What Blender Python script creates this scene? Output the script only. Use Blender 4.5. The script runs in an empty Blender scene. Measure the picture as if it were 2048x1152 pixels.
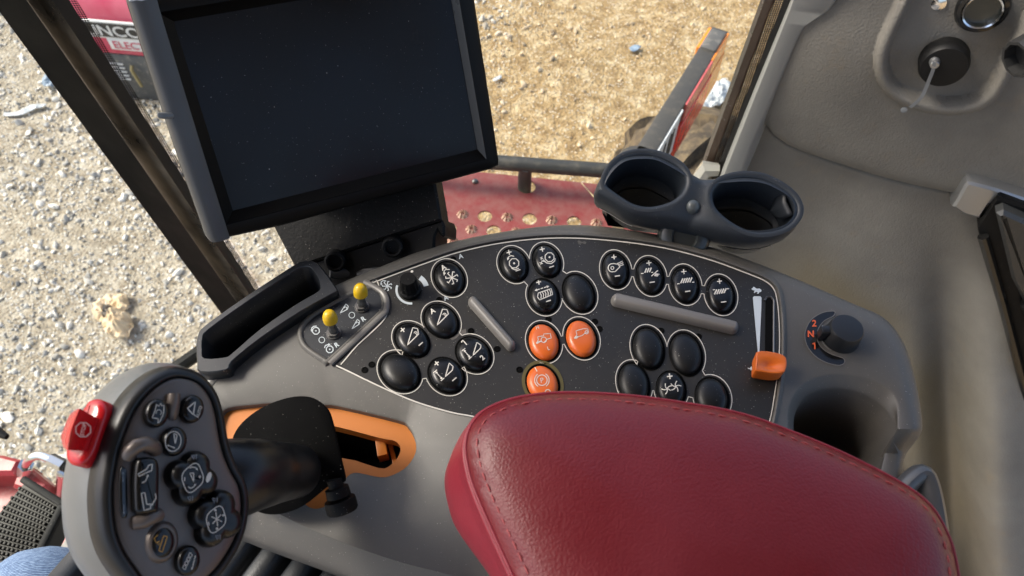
import bpy, bmesh, math, random
import numpy as np
from mathutils import Vector, Matrix, noise
from mathutils.geometry import delaunay_2d_cdt
R = math.radians
random.seed(7); rng = np.random.default_rng(7)
C = bpy.context.scene.collection
scene = bpy.context.scene

# ------------------------------------------------------------------ camera
H = 0.50                      # eye height above the console top (z = 0)
TILT = R(34)
F = 26.0 / 36.0 * 2048        # focal length in photo pixels
cam_d = bpy.data.cameras.new('camera'); cam = bpy.data.objects.new('camera', cam_d); C.objects.link(cam)
cam.location = (0, 0, H); cam.rotation_euler = (TILT, 0, 0)
cam_d.lens = 26; cam_d.sensor_width = 36; cam_d.clip_start = 0.01; cam_d.clip_end = 500
cam_d.dof.use_dof = True; cam_d.dof.focus_distance = 0.62; cam_d.dof.aperture_fstop = 13
scene.camera = cam
# ------------------------------------------------------------------ light
SUN_EL, SUN_AZ = R(48), R(-75)      # azimuth from +Y towards +X
sd = Vector((math.sin(SUN_AZ) * math.cos(SUN_EL), math.cos(SUN_AZ) * math.cos(SUN_EL), math.sin(SUN_EL)))
w = bpy.data.worlds.new('World'); scene.world = w; w.use_nodes = True
nt = w.node_tree; bg = nt.nodes['Background']
sky = nt.nodes.new('ShaderNodeTexSky'); sky.sky_type = 'NISHITA'; sky.sun_disc = False
sky.sun_elevation = SUN_EL; sky.sun_rotation = SUN_AZ; sky.air_density = 0.9; sky.dust_density = 4.0; sky.ozone_density = 0.8
nt.links.new(sky.outputs[0], bg.inputs[0]); bg.inputs[1].default_value = 0.15
sl = bpy.data.lights.new('sun', 'SUN'); so = bpy.data.objects.new('sun', sl); C.objects.link(so)
sl.energy = 2.0; sl.angle = R(18); sl.color = (1, .95, .86)
so.rotation_euler = (-sd).to_track_quat('-Z', 'Y').to_euler(); so.location = sd * 20
vs = scene.view_settings; vs.view_transform = 'Standard'; vs.look = 'None'; vs.gamma = 1; vs.use_curve_mapping = False
vs.exposure = 1.2

# ------------------------------------------------------------------ projection helpers
FW = Vector((0, math.sin(TILT), -math.cos(TILT))); UP = Vector((0, math.cos(TILT), math.sin(TILT))); RT = Vector((1, 0, 0))
CAM = Vector((0, 0, H))
def ray(px, py): return RT * ((px - 1024) / F) + UP * ((576 - py) / F) + FW
def at(px, py, z=0.0): r = ray(px, py); return CAM + r * ((z - H) / r.z)
def atd(px, py, d): return CAM + ray(px, py) * d
def aty(px, py, Y): r = ray(px, py); return CAM + r * (Y / r.y)
def atp(px, py, O, N): r = ray(px, py); return CAM + r * ((O - CAM).dot(N) / r.dot(N))
def proj(p):
    v = Vector(p) - CAM; d = v.dot(FW); return (1024 + F * v.dot(RT) / d, 576 - F * v.dot(UP) / d)

# ------------------------------------------------------------------ curve helpers
def cr(pts, n=6, closed=True):
    pts = [Vector(p) for p in pts]; out = []; N = len(pts)
    rngi = range(N) if closed else range(N - 1)
    for i in rngi:
        if closed: p0, p1, p2, p3 = pts[i-1], pts[i], pts[(i+1) % N], pts[(i+2) % N]
        else: p0, p1, p2, p3 = pts[max(i-1, 0)], pts[i], pts[i+1], pts[min(i+2, N-1)]
        for k in range(n):
            t = k / n
            out.append(0.5 * (2*p1 + (p2-p0)*t + (2*p0-5*p1+4*p2-p3)*t*t + (3*p1-p0-3*p2+p3)*t**3))
    if not closed: out.append(pts[-1].copy())
    return out
def area2(P): return sum(P[i-1][0]*P[i][1] - P[i][0]*P[i-1][1] for i in range(len(P))) / 2
def offset2(P, d):
    """inset a closed 2D polygon by d (positive = inwards)"""
    s = 1 if area2(P) > 0 else -1; n = len(P); out = []
    for i in range(n):
        a, b, c = Vector(P[i-1][:2]), Vector(P[i][:2]), Vector(P[(i+1) % n][:2])
        e1 = (b-a); e2 = (c-b)
        if e1.length < 1e-9: e1 = e2
        if e2.length < 1e-9: e2 = e1
        e1 = e1.normalized(); e2 = e2.normalized()
        n1 = Vector((-e1.y, e1.x)) * s; n2 = Vector((-e2.y, e2.x)) * s
        m = n1 + n2
        m = m.normalized() if m.length > 1e-6 else n1
        k = 1 / max(0.55, m.dot(n1))
        out.append(b + m * d * k)
    return out
def resample(pts, step, closed=False):
    pts = [Vector(p) for p in pts]
    if closed: pts = pts + [pts[0]]
    out = []
    for a, b in zip(pts[:-1], pts[1:]):
        k = max(1, int(math.ceil((b-a).length / step)))
        for i in range(k): out.append(a.lerp(b, i / k))
    if not closed: out.append(pts[-1])
    return out
def pip(x, y, P):
    c = False; n = len(P); j = n-1
    for i in range(n):
        if (P[i][1] > y) != (P[j][1] > y) and x < (P[j][0]-P[i][0])*(y-P[i][1])/(P[j][1]-P[i][1])+P[i][0]: c = not c
        j = i
    return c
def cdt(outer, holes=(), extra=()):
    V = []; Fc = []
    for loop in [outer] + list(holes):
        s = len(V); V += [Vector(p[:2]) for p in loop]; Fc.append(list(range(s, s+len(loop))))
    V += [Vector(p[:2]) for p in extra]
    sc = 1000.0
    r = delaunay_2d_cdt([v*sc for v in V], [], Fc, 1, 1e-5)
    vo = [v/sc for v in r[0]]; fs = []
    for f in r[2]:
        cx = sum(vo[i].x for i in f)/len(f); cy = sum(vo[i].y for i in f)/len(f)
        if not pip(cx, cy, outer): continue
        if any(pip(cx, cy, h) for h in holes): continue
        f = list(f)
        if area2([vo[i] for i in f]) < 0: f.reverse()
        fs.append(f)
    return vo, fs
def arcpts(cx, cy, r, a0, a1, n=16, ry=None):
    ry = r if ry is None else ry
    return [(cx + r*math.cos(R(a0+(a1-a0)*i/n)), cy + ry*math.sin(R(a0+(a1-a0)*i/n))) for i in range(n+1)]
def ell(cx, cy, a, b, th, n=40, t0=0, t1=360):
    c, s = math.cos(R(th)), math.sin(R(th)); out = []
    for i in range(n):
        t = R(t0 + (t1-t0)*i/n); u, v = a*math.cos(t), b*math.sin(t)
        out.append((cx + u*c - v*s, cy + u*s + v*c))
    return out

# ------------------------------------------------------------------ mesh builder
class MB:
    def __init__(s): s.v = []; s.f = []; s.sh = None
    def add(s, vs_, fs_):
        o = len(s.v); s.v += [Vector(v) for v in vs_]; s.f += [[i+o for i in f] for f in fs_]; return o
    def loft(s, rings, closed=True, cap0=False, cap1=False):
        n = len(rings[0]); o = len(s.v)
        for r in rings: s.v += [Vector(v) for v in r]
        for j in range(len(rings)-1):
            for i in range(n if closed else n-1):
                k = (i+1) % n; s.f.append([o+j*n+i, o+j*n+k, o+(j+1)*n+k, o+(j+1)*n+i])
        if cap0: s.f.append([o+i for i in range(n)][::-1])
        if cap1: s.f.append([o+(len(rings)-1)*n+i for i in range(n)])
        return s
    def lathe(s, org, axis, prof, n=32, cap0=False, cap1=True, mod=None):
        ax = Vector(axis).normalized(); q = ax.to_track_quat('Z', 'Y'); X = q @ Vector((1,0,0)); Y = q @ Vector((0,1,0)); org = Vector(org)
        rings = []
        for r, z in prof:
            rings.append([org + ax*z + (X*math.cos(2*math.pi*i/n) + Y*math.sin(2*math.pi*i/n)) * (r*(mod(i, z) if mod else 1)) for i in range(n)])
        return s.loft(rings, True, cap0, cap1)
    def tube(s, path, rad, n=14, caps=True, flat=1.0):
        P = [Vector(p) for p in path]; m = len(P)
        rad = rad if hasattr(rad, '__len__') else [rad]*m
        T = [(P[min(i+1, m-1)] - P[max(i-1, 0)]).normalized() for i in range(m)]
        up = Vector((0,0,1)) if abs(T[0].z) < .9 else Vector((0,1,0))
        X = T[0].cross(up).normalized(); rings = []
        for i in range(m):
            X = (X - T[i]*X.dot(T[i])).normalized(); Y = T[i].cross(X)
            rings.append([P[i] + (X*math.cos(2*math.pi*k/n) + Y*math.sin(2*math.pi*k/n)*flat)*rad[i] for k in range(n)])
        return s.loft(rings, True, caps, caps)
    def box(s, c, ax, ay, az, bev=0.0):
        """c centre, half-axis vectors; bevelled along az-edge outline"""
        c, ax, ay, az = Vector(c), Vector(ax), Vector(ay), Vector(az)
        lx, ly, lz = ax.length, ay.length, az.length; b = min(bev, lx*.49, ly*.49, lz*.49)
        X, Y, Z = ax/lx, ay/ly, az/lz
        if b <= 0:
            pr = [(0, -lz), (0, lz)]
        else: pr = [(b, -lz), (b*.3, -lz+b*.3), (0, -lz+b), (0, lz-b), (b*.3, lz-b*.3), (b, lz)]
        out = []
        if b > 0:
            for sx, sy, a0 in ((1,1,0), (-1,1,90), (-1,-1,180), (1,-1,270)):
                for k in range(4):
                    a = R(a0 + 30*k); out.append((sx*(lx-b) + b*math.cos(a), sy*(ly-b) + b*math.sin(a)))
        else: out = [(lx, ly), (-lx, ly), (-lx, -ly), (lx, -ly)]
        rings = []
        for ins, h in pr:
            q = [(x - math.copysign(min(ins, abs(x)), x), y - math.copysign(min(ins, abs(y)), y)) for x, y in out]
            rings.append([c + X*x + Y*y + Z*h for x, y in q])
        return s.loft(rings, True, True, True)
    def pillow(s, pts, N, prof, cap0=True, cap1=True):
        """closed outline pts (near a plane of normal N); prof = [(inset, height)]"""
        N = Vector(N).normalized(); P = [Vector(p) for p in pts]; o = sum(P, Vector())/len(P)
        q = N.to_track_quat('Z', 'Y'); X = q @ Vector((1,0,0)); Y = q @ Vector((0,1,0))
        p2 = [((p-o).dot(X), (p-o).dot(Y)) for p in P]; hh = [(p-o).dot(N) for p in P]
        if area2(p2) < 0: p2.reverse(); hh.reverse()
        rings = []
        for ins, h in prof:
            rings.append([o + X*a[0] + Y*a[1] + N*(h+hh[i]) for i, a in enumerate(offset2(p2, ins) if ins else p2)])
        return s.loft(rings, True, cap0, cap1)
    def fillh(s, poly, zf, holes=(), step=None):
        """horizontal fill of an xy polygon; zf(x, y, dist) gives the height"""
        ex = []
        P = np.array([[p[0], p[1]] for p in poly])
        def dist(x, y):
            a = P; b = np.roll(P, -1, 0); d = b-a; t = np.clip(((x-a[:,0])*d[:,0]+(y-a[:,1])*d[:,1])/np.maximum((d**2).sum(1), 1e-12), 0, 1)
            return float(np.sqrt(((a[:,0]+t*d[:,0]-x)**2+(a[:,1]+t*d[:,1]-y)**2).min()))
        if step:
            x0, y0 = P.min(0); x1, y1 = P.max(0)
            j = 0; y = y0
            while y < y1:
                x = x0 + (step/2 if j % 2 else 0)
                while x < x1:
                    if pip(x, y, poly) and dist(x, y) > step*.45 and not any(pip(x, y, h) for h in holes): ex.append((x, y))
                    x += step
                y += step*.87; j += 1
        vo, fs = cdt(poly, holes, ex)
        s.add([(v.x, v.y, zf(v.x, v.y, dist(v.x, v.y)) if step else zf(v.x, v.y, 0)) for v in vo], fs); return s
    # ----- printed marks: 2D (photo-space tracing) through a mapping M(px, py) -> Vector
    def stroke(s, pts, wd, M, closed=False, step=5.0):
        P = [Vector((p[0], p[1])) for p in pts]
        P = resample(P, step, closed); m = len(P)
        if m < 2: return s
        L, Rr = [], []
        for i in range(m):
            a = P[i-1] if (i > 0 or closed) else P[i]; b = P[(i+1) % m] if (i < m-1 or closed) else P[i]
            t = (b-a); t = t.normalized() if t.length > 1e-9 else Vector((1, 0))
            n = Vector((-t.y, t.x)) * (wd/2)
            L.append(M(*(P[i]+n))); Rr.append(M(*(P[i]-n)))
        o = len(s.v); s.v += L + Rr
        for i in range(m if closed else m-1):
            k = (i+1) % m; s.f.append([o+i, o+k, o+m+k, o+m+i])
        return s
    def fill(s, pts, M, step=6.0):
        P = [Vector((p[0], p[1])) for p in pts]; P = resample(P, step, True)
        vo, fs = cdt(P); s.add([M(v.x, v.y) for v in vo], [f[::-1] for f in fs]); return s
    def text(s, txt, cx, cy, size, ang, M, bold=0.0, sx=1.0):
        vv, ff = text2d(txt, bold); c, sn = math.cos(R(ang)), math.sin(R(ang))
        s.add([M(cx + (x*sx*c + y*sn)*size, cy + (x*sx*sn - y*c)*size) for x, y in vv], ff); return s
    def build(s, name, mat, parent=None, smooth=35, solid=0.0):
        me = bpy.data.meshes.new(name); o0 = Vector()
        p = parent
        while p is not None: o0 += p.location; p = p.parent
        me.from_pydata([tuple(v - o0) for v in s.v], [], s.f); me.validate()
        bm = bmesh.new(); bm.from_mesh(me)
        bmesh.ops.remove_doubles(bm, verts=bm.verts, dist=1e-7)
        bmesh.ops.recalc_face_normals(bm, faces=bm.faces); bm.to_mesh(me); bm.free()
        if smooth: me.shade_smooth(); me.set_sharp_from_angle(angle=R(smooth))
        me.materials.append(mat)
        o = bpy.data.objects.new(name, me); C.objects.link(o); o.parent = parent
        if solid:
            md = o.modifiers.new('solid', 'SOLIDIFY'); md.thickness = solid; md.offset = -1
        return o
_tc = {}
def text2d(txt, bold=0.0):
    k = (txt, bold)
    if k in _tc: return _tc[k]
    cu = bpy.data.curves.new('t', 'FONT'); cu.body = txt; cu.align_x = 'CENTER'; cu.size = 1.0; cu.offset = bold; cu.resolution_u = 3
    ob = bpy.data.objects.new('t', cu); C.objects.link(ob); bpy.context.view_layer.update()
    me = bpy.data.meshes.new_from_object(ob.evaluated_get(bpy.context.evaluated_depsgraph_get()))
    vv = [(v.co.x, v.co.y - .34) for v in me.vertices]; ff = [list(p.vertices) for p in me.polygons]
    bpy.data.objects.remove(ob); bpy.data.curves.remove(cu); bpy.data.meshes.remove(me)
    _tc[k] = (vv, ff); return _tc[k]

# ------------------------------------------------------------------ object bookkeeping
def tag(o, label=None, cat=None, group=None, kind=None):
    if label: o['label'] = label
    if cat: o['category'] = cat
    if group: o['group'] = group
    if kind: o['kind'] = kind
    return o
def thing(name, loc, label, cat, group=None):
    o = bpy.data.objects.new(name, None); C.objects.link(o); o.location = loc; o.empty_display_size = .05
    return tag(o, label, cat, group)

# ------------------------------------------------------------------ materials
def mat(name, col, rough=.5, metal=0., bump=0., bscale=200., var=0., vscale=8., spec=.5, coat=0., dust_tint=0., dustcol=(.35,.31,.25), speck=0., col2=None, rvar=.08):
    m = bpy.data.materials.new(name); m.use_nodes = True; t = m.node_tree; b = t.nodes['Principled BSDF']
    tc = t.nodes.new('ShaderNodeTexCoord')
    def nz(scale, det=4, rough_=.55):
        n = t.nodes.new('ShaderNodeTexNoise'); n.inputs['Scale'].default_value = scale; n.inputs['Detail'].default_value = det
        n.inputs['Roughness'].default_value = rough_; t.links.new(tc.outputs['Object'], n.inputs['Vector']); return n
    def mix(f, a, bb):
        x = t.nodes.new('ShaderNodeMix'); x.data_type = 'RGBA'
        for sock, val in ((x.inputs[0], f), (x.inputs[6], a), (x.inputs[7], bb)):
            if hasattr(val, 'links'): t.links.new(val, sock)
            else: sock.default_value = val
        return x.outputs[2]
    def ramp(src, lo, hi):
        r = t.nodes.new('ShaderNodeMapRange'); r.inputs[1].default_value = lo; r.inputs[2].default_value = hi; r.clamp = True
        t.links.new(src, r.inputs[0]); return r.outputs[0]
    base = (*col, 1)
    if var or col2:
        n = nz(vscale)
        c2 = (*col2, 1) if col2 else tuple(min(1, c*(1+var)) for c in col) + (1,)
        c1 = base if col2 else tuple(c*(1-var) for c in col) + (1,)
        base = mix(ramp(n.outputs[0], .35, .65), c1, c2)
    if dust_tint:
        n = nz(26, 6, .7); base = mix(ramp(n.outputs[0], .62-.3*dust_tint, .85), base, (*dustcol, 1))
    if speck:
        n = nz(900, 2, .5); base = mix(ramp(n.outputs[0], .74-.06*speck, .78), base, (.45, .42, .38, 1))
    if hasattr(base, 'links'): t.links.new(base, b.inputs['Base Color'])
    else: b.inputs['Base Color'].default_value = base
    b.inputs['Metallic'].default_value = metal; b.inputs['Specular IOR Level'].default_value = spec; b.inputs['Coat Weight'].default_value = coat
    n = nz(14, 5); rr = t.nodes.new('ShaderNodeMapRange'); rr.inputs[1].default_value = .3; rr.inputs[2].default_value = .7
    rr.inputs[3].default_value = max(.02, rough-rvar); rr.inputs[4].default_value = min(1, rough+rvar)
    t.links.new(n.outputs[0], rr.inputs[0]); t.links.new(rr.outputs[0], b.inputs['Roughness'])
    if bump:
        n = nz(bscale, 3); bp = t.nodes.new('ShaderNodeBump'); bp.inputs['Strength'].default_value = bump; bp.inputs['Distance'].default_value = .001
        t.links.new(n.outputs[0], bp.inputs['Height']); t.links.new(bp.outputs[0], b.inputs['Normal'])
    return m
def emis_none(): pass
M_ = {}
M_['console'] = mat('console_plastic', (.086, .081, .073), .5, bump=.14, bscale=1400, var=.08, vscale=7, speck=.6, dust_tint=.3, dustcol=(.115, .105, .09))
M_['panel'] = mat('panel_overlay', (.0115, .0104, .0088), .5, bump=.06, bscale=900, var=.18, vscale=12, speck=.5, dust_tint=.12, dustcol=(.03,.027,.022))
M_['panel_blue'] = mat('panel_overlay_blue', (.011, .013, .017), .45, bump=.05, bscale=900, speck=.7)
M_['white'] = mat('print_white', (.58, .55, .49), .6)
M_['palewhite'] = mat('print_pale_blue', (.5, .55, .58), .55)
M_['dimwhite'] = mat('print_dim', (.2, .22, .24), .6)
M_['amberprint'] = mat('print_amber', (.5, .25, .03), .6)
M_['orangeprint'] = mat('print_orange', (.72, .11, .03), .6)
M_['olive'] = mat('olive_ring', (.085, .068, .014), .5)
M_['button'] = mat('button_black', (.004, .0044, .0052), .3, spec=.32, bump=.03, bscale=700, speck=.25)
M_['blank'] = mat('button_blank', (.004, .0042, .0046), .4, spec=.35, bump=.05, bscale=900, speck=.35)
M_['orange_btn'] = mat('button_orange', (.62, .12, .018), .33, var=.05)
M_['black'] = mat('black_plastic', (.003, .003, .0031), .55, spec=.18, bump=.05, bscale=900, speck=.3)
M_['blackgloss'] = mat('black_gloss', (.006, .006, .006), .16)
M_['hole'] = mat('dark_recess', (.002, .002, .002), .9, spec=.1)
M_['bar'] = mat('ridge_bar_grey', (.16, .15, .137), .36, var=.05)
M_['yellow'] = mat('yellow_cap', (.6, .38, .01), .3, var=.08)
M_['steel'] = mat('dark_steel', (.14, .135, .13), .35, metal=.8, dust_tint=.2)
M_['silver'] = mat('silver_plastic', (.3, .305, .31), .36, metal=.85)
M_['chrome'] = mat('chrome', (.75, .75, .75), .14, metal=1)
M_['orange_gate'] = mat('orange_gate', (.48, .15, .018), .5, var=.06, bump=.05, bscale=700)
M_['slider'] = mat('orange_slider', (.6, .125, .013), .42, var=.1, vscale=40, dust_tint=.12)
M_['rubber'] = mat('lever_rubber', (.009, .009, .0093), .36, spec=.35, bump=.04, bscale=1100, rvar=.05)
M_['shell_grey'] = mat('lever_shell_grey', (.125, .132, .134), .36, bump=.04, bscale=1100, rvar=.05)
M_['plate'] = mat('lever_face_plate', (.105, .086, .076), .4, bump=.06, bscale=1600, metal=.35, var=.04)
M_['redswitch'] = mat('red_switch', (.45, .008, .011), .22, var=.05)
M_['tray'] = mat('tray_plastic', (.009, .0105, .013), .34, bump=.05, bscale=900, speck=.4)
M_['cup'] = mat('cup_holder_plastic', (.021, .0265, .033), .5, bump=.03, bscale=1200, speck=.2)
M_['shield'] = mat('shield_black', (.0015, .0015, .0016), .7, spec=.04, speck=.1)
M_['monitor'] = mat('monitor_housing', (.05, .051, .053), .42, bump=.05, bscale=1500)
M_['monitor_dark'] = mat('monitor_dark', (.003, .003, .003), .48, bump=.05, bscale=1200, spec=.16)
M_['screen'] = mat('screen_glass', (.0082, .0074, .0072), .2, spec=.18, rvar=.1, speck=.02)
M_['bezel'] = mat('screen_bezel', (.002, .002, .002), .45, spec=.15)
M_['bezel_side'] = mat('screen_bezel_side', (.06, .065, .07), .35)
M_['bracket'] = mat('bracket_black', (.004, .0038, .0035), .55, spec=.2, bump=.4, bscale=260, speck=.5)
M_['wall'] = mat('side_panel_vinyl', (.145, .136, .119), .68, bump=1.0, bscale=320, col2=(.112, .104, .09), vscale=7, dust_tint=.15, dustcol=(.15,.12,.085))
M_['trim'] = mat('pillar_trim_grey', (.19, .19, .18), .55, bump=.15, bscale=1500, var=.03)
M_['pillar'] = mat('pillar_black', (.003, .003, .003), .6, spec=.06)
M_['pillar_gloss'] = mat('pillar_gloss', (.02, .018, .015), .1, rvar=.07, col2=(.27, .215, .15), vscale=6)  # tan patches paint the ground's reflection into the base colour
M_['gasket'] = mat('rubber_gasket', (.004, .004, .004), .55)
M_['redpaint'] = mat('red_paint_dusty', (.17, .018, .018), .55, var=.1, vscale=4, dust_tint=.8, dustcol=(.2, .095, .08))
M_['redpaint2'] = mat('red_paint', (.3, .012, .018), .35, dust_tint=.35, dustcol=(.4, .2, .17))
M_['magenta'] = mat('faded_red_cowl', (.52, .035, .085), .35, col2=(.6, .12, .17), vscale=4)
M_['rail'] = mat('rail_black', (.024, .024, .023), .5, dust_tint=.45, dustcol=(.1,.085,.065))
M_['arm'] = mat('lamp_arm', (.05, .046, .041), .55, dust_tint=.35, dustcol=(.12,.1,.075))
M_['redlens'] = mat('red_reflector', (.85, .04, .02), .2, coat=.3)
M_['pinklens'] = mat('pink_reflector', (.62, .13, .12), .3)
M_['amberlens'] = mat('amber_lens', (.85, .24, .015), .2, coat=.3)
M_['tire'] = mat('tire_dusty', (.06, .042, .026), .8, bump=.5, bscale=60, var=.3, vscale=12, dust_tint=.55, dustcol=(.24,.17,.085))
M_['decal'] = mat('white_decal', (.7, .7, .68), .45, dust_tint=.2)
M_['floor'] = mat('cab_floor_mat', (.25, .23, .2), .7, var=.12, vscale=6)
M_['pedal'] = mat('pedal_rubber', (.018, .016, .013), .45, bump=.2, bscale=300, spec=.25, dust_tint=.3, dustcol=(.035, .028, .018))
M_['bellows'] = mat('bellows_rubber', (.016, .018, .021), .5, bump=.2, bscale=600)
M_['cab'] = mat('cab_shell', (.17, .16, .145), .6)
M_['paper'] = mat('crumpled_paper', (.62, .45, .26), .7, bump=.5, bscale=40, col2=(.68, .55, .38), vscale=14)
M_['plastic_w'] = mat('plastic_scrap', (.42, .44, .45), .35)
M_['plastic_b'] = mat('blue_scrap', (.2, .26, .33), .4)

def leather():
    m = mat('red_leather', (.158, .0075, .0125), .43, var=.16, vscale=7, rvar=.1); t = m.node_tree; b = t.nodes['Principled BSDF']
    tc = t.nodes.new('ShaderNodeTexCoord')
    v = t.nodes.new('ShaderNodeTexVoronoi'); v.inputs['Scale'].default_value = 680; v.feature = 'F1'
    nz = t.nodes.new('ShaderNodeTexNoise'); nz.inputs['Scale'].default_value = 90; nz.inputs['Detail'].default_value = 3
    mp = t.nodes.new('ShaderNodeVectorMath'); mp.operation = 'MULTIPLY_ADD'; mp.inputs[1].default_value = (.0016,)*3
    t.links.new(tc.outputs['Object'], nz.inputs['Vector']); t.links.new(nz.outputs['Color'], mp.inputs[0]); t.links.new(tc.outputs['Object'], mp.inputs[2])
    t.links.new(mp.outputs[0], v.inputs['Vector'])
    n2 = t.nodes.new('ShaderNodeTexNoise'); n2.inputs['Scale'].default_value = 45; n2.inputs['Detail'].default_value = 4; t.links.new(tc.outputs['Object'], n2.inputs['Vector'])
    b1 = t.nodes.new('ShaderNodeBump'); b1.inputs['Strength'].default_value = .36; b1.inputs['Distance'].default_value = .0004; b1.invert = True
    b2 = t.nodes.new('ShaderNodeBump'); b2.inputs['Strength'].default_value = .1; b2.inputs['Distance'].default_value = .0016
    t.links.new(v.outputs['Distance'], b1.inputs['Height']); t.links.new(n2.outputs[0], b2.inputs['Height'])
    t.links.new(b1.outputs[0], b2.inputs['Normal']); t.links.new(b2.outputs[0], b.inputs['Normal'])
    return m
M_['leather'] = leather()
M_['leather_side'] = mat('red_leather_side', (.25, .018, .032), .45, bump=.15, bscale=500)
M_['thread'] = mat('red_thread', (.34, .055, .055), .6)
def denim():
    m = mat('denim', (.1, .18, .34), .8); t = m.node_tree; b = t.nodes['Principled BSDF']
    tc = t.nodes.new('ShaderNodeTexCoord'); w_ = t.nodes.new('ShaderNodeTexWave'); w_.inputs['Scale'].default_value = 120; w_.inputs['Distortion'].default_value = 2.2; w_.inputs['Detail'].default_value = 3
    w_.inputs['Detail Scale'].default_value = 2
    mp = t.nodes.new('ShaderNodeMapping'); mp.inputs['Rotation'].default_value = (.3, .5, .9); t.links.new(tc.outputs['Object'], mp.inputs[0]); t.links.new(mp.outputs[0], w_.inputs['Vector'])
    n = t.nodes.new('ShaderNodeTexNoise'); n.inputs['Scale'].default_value = 240; t.links.new(tc.outputs['Object'], n.inputs['Vector'])
    md = t.nodes.new('ShaderNodeMath'); md.operation = 'MULTIPLY'; t.links.new(w_.outputs['Fac'], md.inputs[0]); t.links.new(n.outputs[0], md.inputs[1])
    r = t.nodes.new('ShaderNodeValToRGB'); r.color_ramp.elements[0].color = (.035, .07, .16, 1); r.color_ramp.elements[1].color = (.3, .42, .6, 1); r.color_ramp.elements[1].position = .62; r.color_ramp.elements[0].position = .05
    t.links.new(md.outputs[0], r.inputs[0]); t.links.new(r.outputs[0], b.inputs['Base Color'])
    bp = t.nodes.new('ShaderNodeBump'); bp.inputs['Strength'].default_value = .5; bp.inputs['Distance'].default_value = .001; t.links.new(md.outputs[0], bp.inputs['Height']); t.links.new(bp.outputs[0], b.inputs['Normal'])
    return m
M_['denim'] = denim()
def glass():
    m = bpy.data.materials.new('window_glass'); m.use_nodes = True; t = m.node_tree; t.nodes.remove(t.nodes['Principled BSDF'])
    o = t.nodes['Material Output']; tr = t.nodes.new('ShaderNodeBsdfTransparent'); tr.inputs[0].default_value = (.95, .97, .95, 1)
    g = t.nodes.new('ShaderNodeBsdfGlossy'); g.inputs['Roughness'].default_value = .02; mx = t.nodes.new('ShaderNodeMixShader')
    ge = t.nodes.new('ShaderNodeNewGeometry'); dt = t.nodes.new('ShaderNodeVectorMath'); dt.operation = 'DOT_PRODUCT'
    t.links.new(ge.outputs['Incoming'], dt.inputs[0]); t.links.new(ge.outputs['Normal'], dt.inputs[1])
    def mth(op, a, b_): 
        n = t.nodes.new('ShaderNodeMath'); n.operation = op
        for k, v in enumerate((a, b_)):
            if hasattr(v, 'links'): t.links.new(v, n.inputs[k])
            else: n.inputs[k].default_value = v
        return n.outputs[0]
    f_ = mth('MULTIPLY', mth('POWER', mth('SUBTRACT', 1.0, mth('ABSOLUTE', dt.outputs['Value'], 0.0)), 5.0), .35)
    t.links.new(mth('ADD', f_, .008), mx.inputs[0]); t.links.new(tr.outputs[0], mx.inputs[1]); t.links.new(g.outputs[0], mx.inputs[2]); t.links.new(mx.outputs[0], o.inputs[0])
    return m
M_['glass'] = glass()
def frit():
    m = mat('frit_dots', (.5,.4,.25), .4); t = m.node_tree; b = t.nodes['Principled BSDF']
    tc = t.nodes.new('ShaderNodeTexCoord'); v = t.nodes.new('ShaderNodeTexVoronoi'); v.inputs['Scale'].default_value = 330; v.inputs['Randomness'].default_value = 0
    t.links.new(tc.outputs['Object'], v.inputs['Vector'])
    g = t.nodes.new('ShaderNodeMath'); g.operation = 'GREATER_THAN'; g.inputs[1].default_value = .48; t.links.new(v.outputs['Distance'], g.inputs[0])
    tr = t.nodes.new('ShaderNodeBsdfTransparent'); mx = t.nodes.new('ShaderNodeMixShader'); b.inputs['Base Color'].default_value = (.01,.009,.008,1)
    for l in list(b.inputs['Base Color'].links): t.links.remove(l)
    t.links.new(g.outputs[0], mx.inputs[0]); t.links.new(b.outputs[0], mx.inputs[1]); t.links.new(tr.outputs[0], mx.inputs[2]); t.links.new(mx.outputs[0], t.nodes['Material Output'].inputs[0])
    return m
M_['frit'] = frit()
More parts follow.
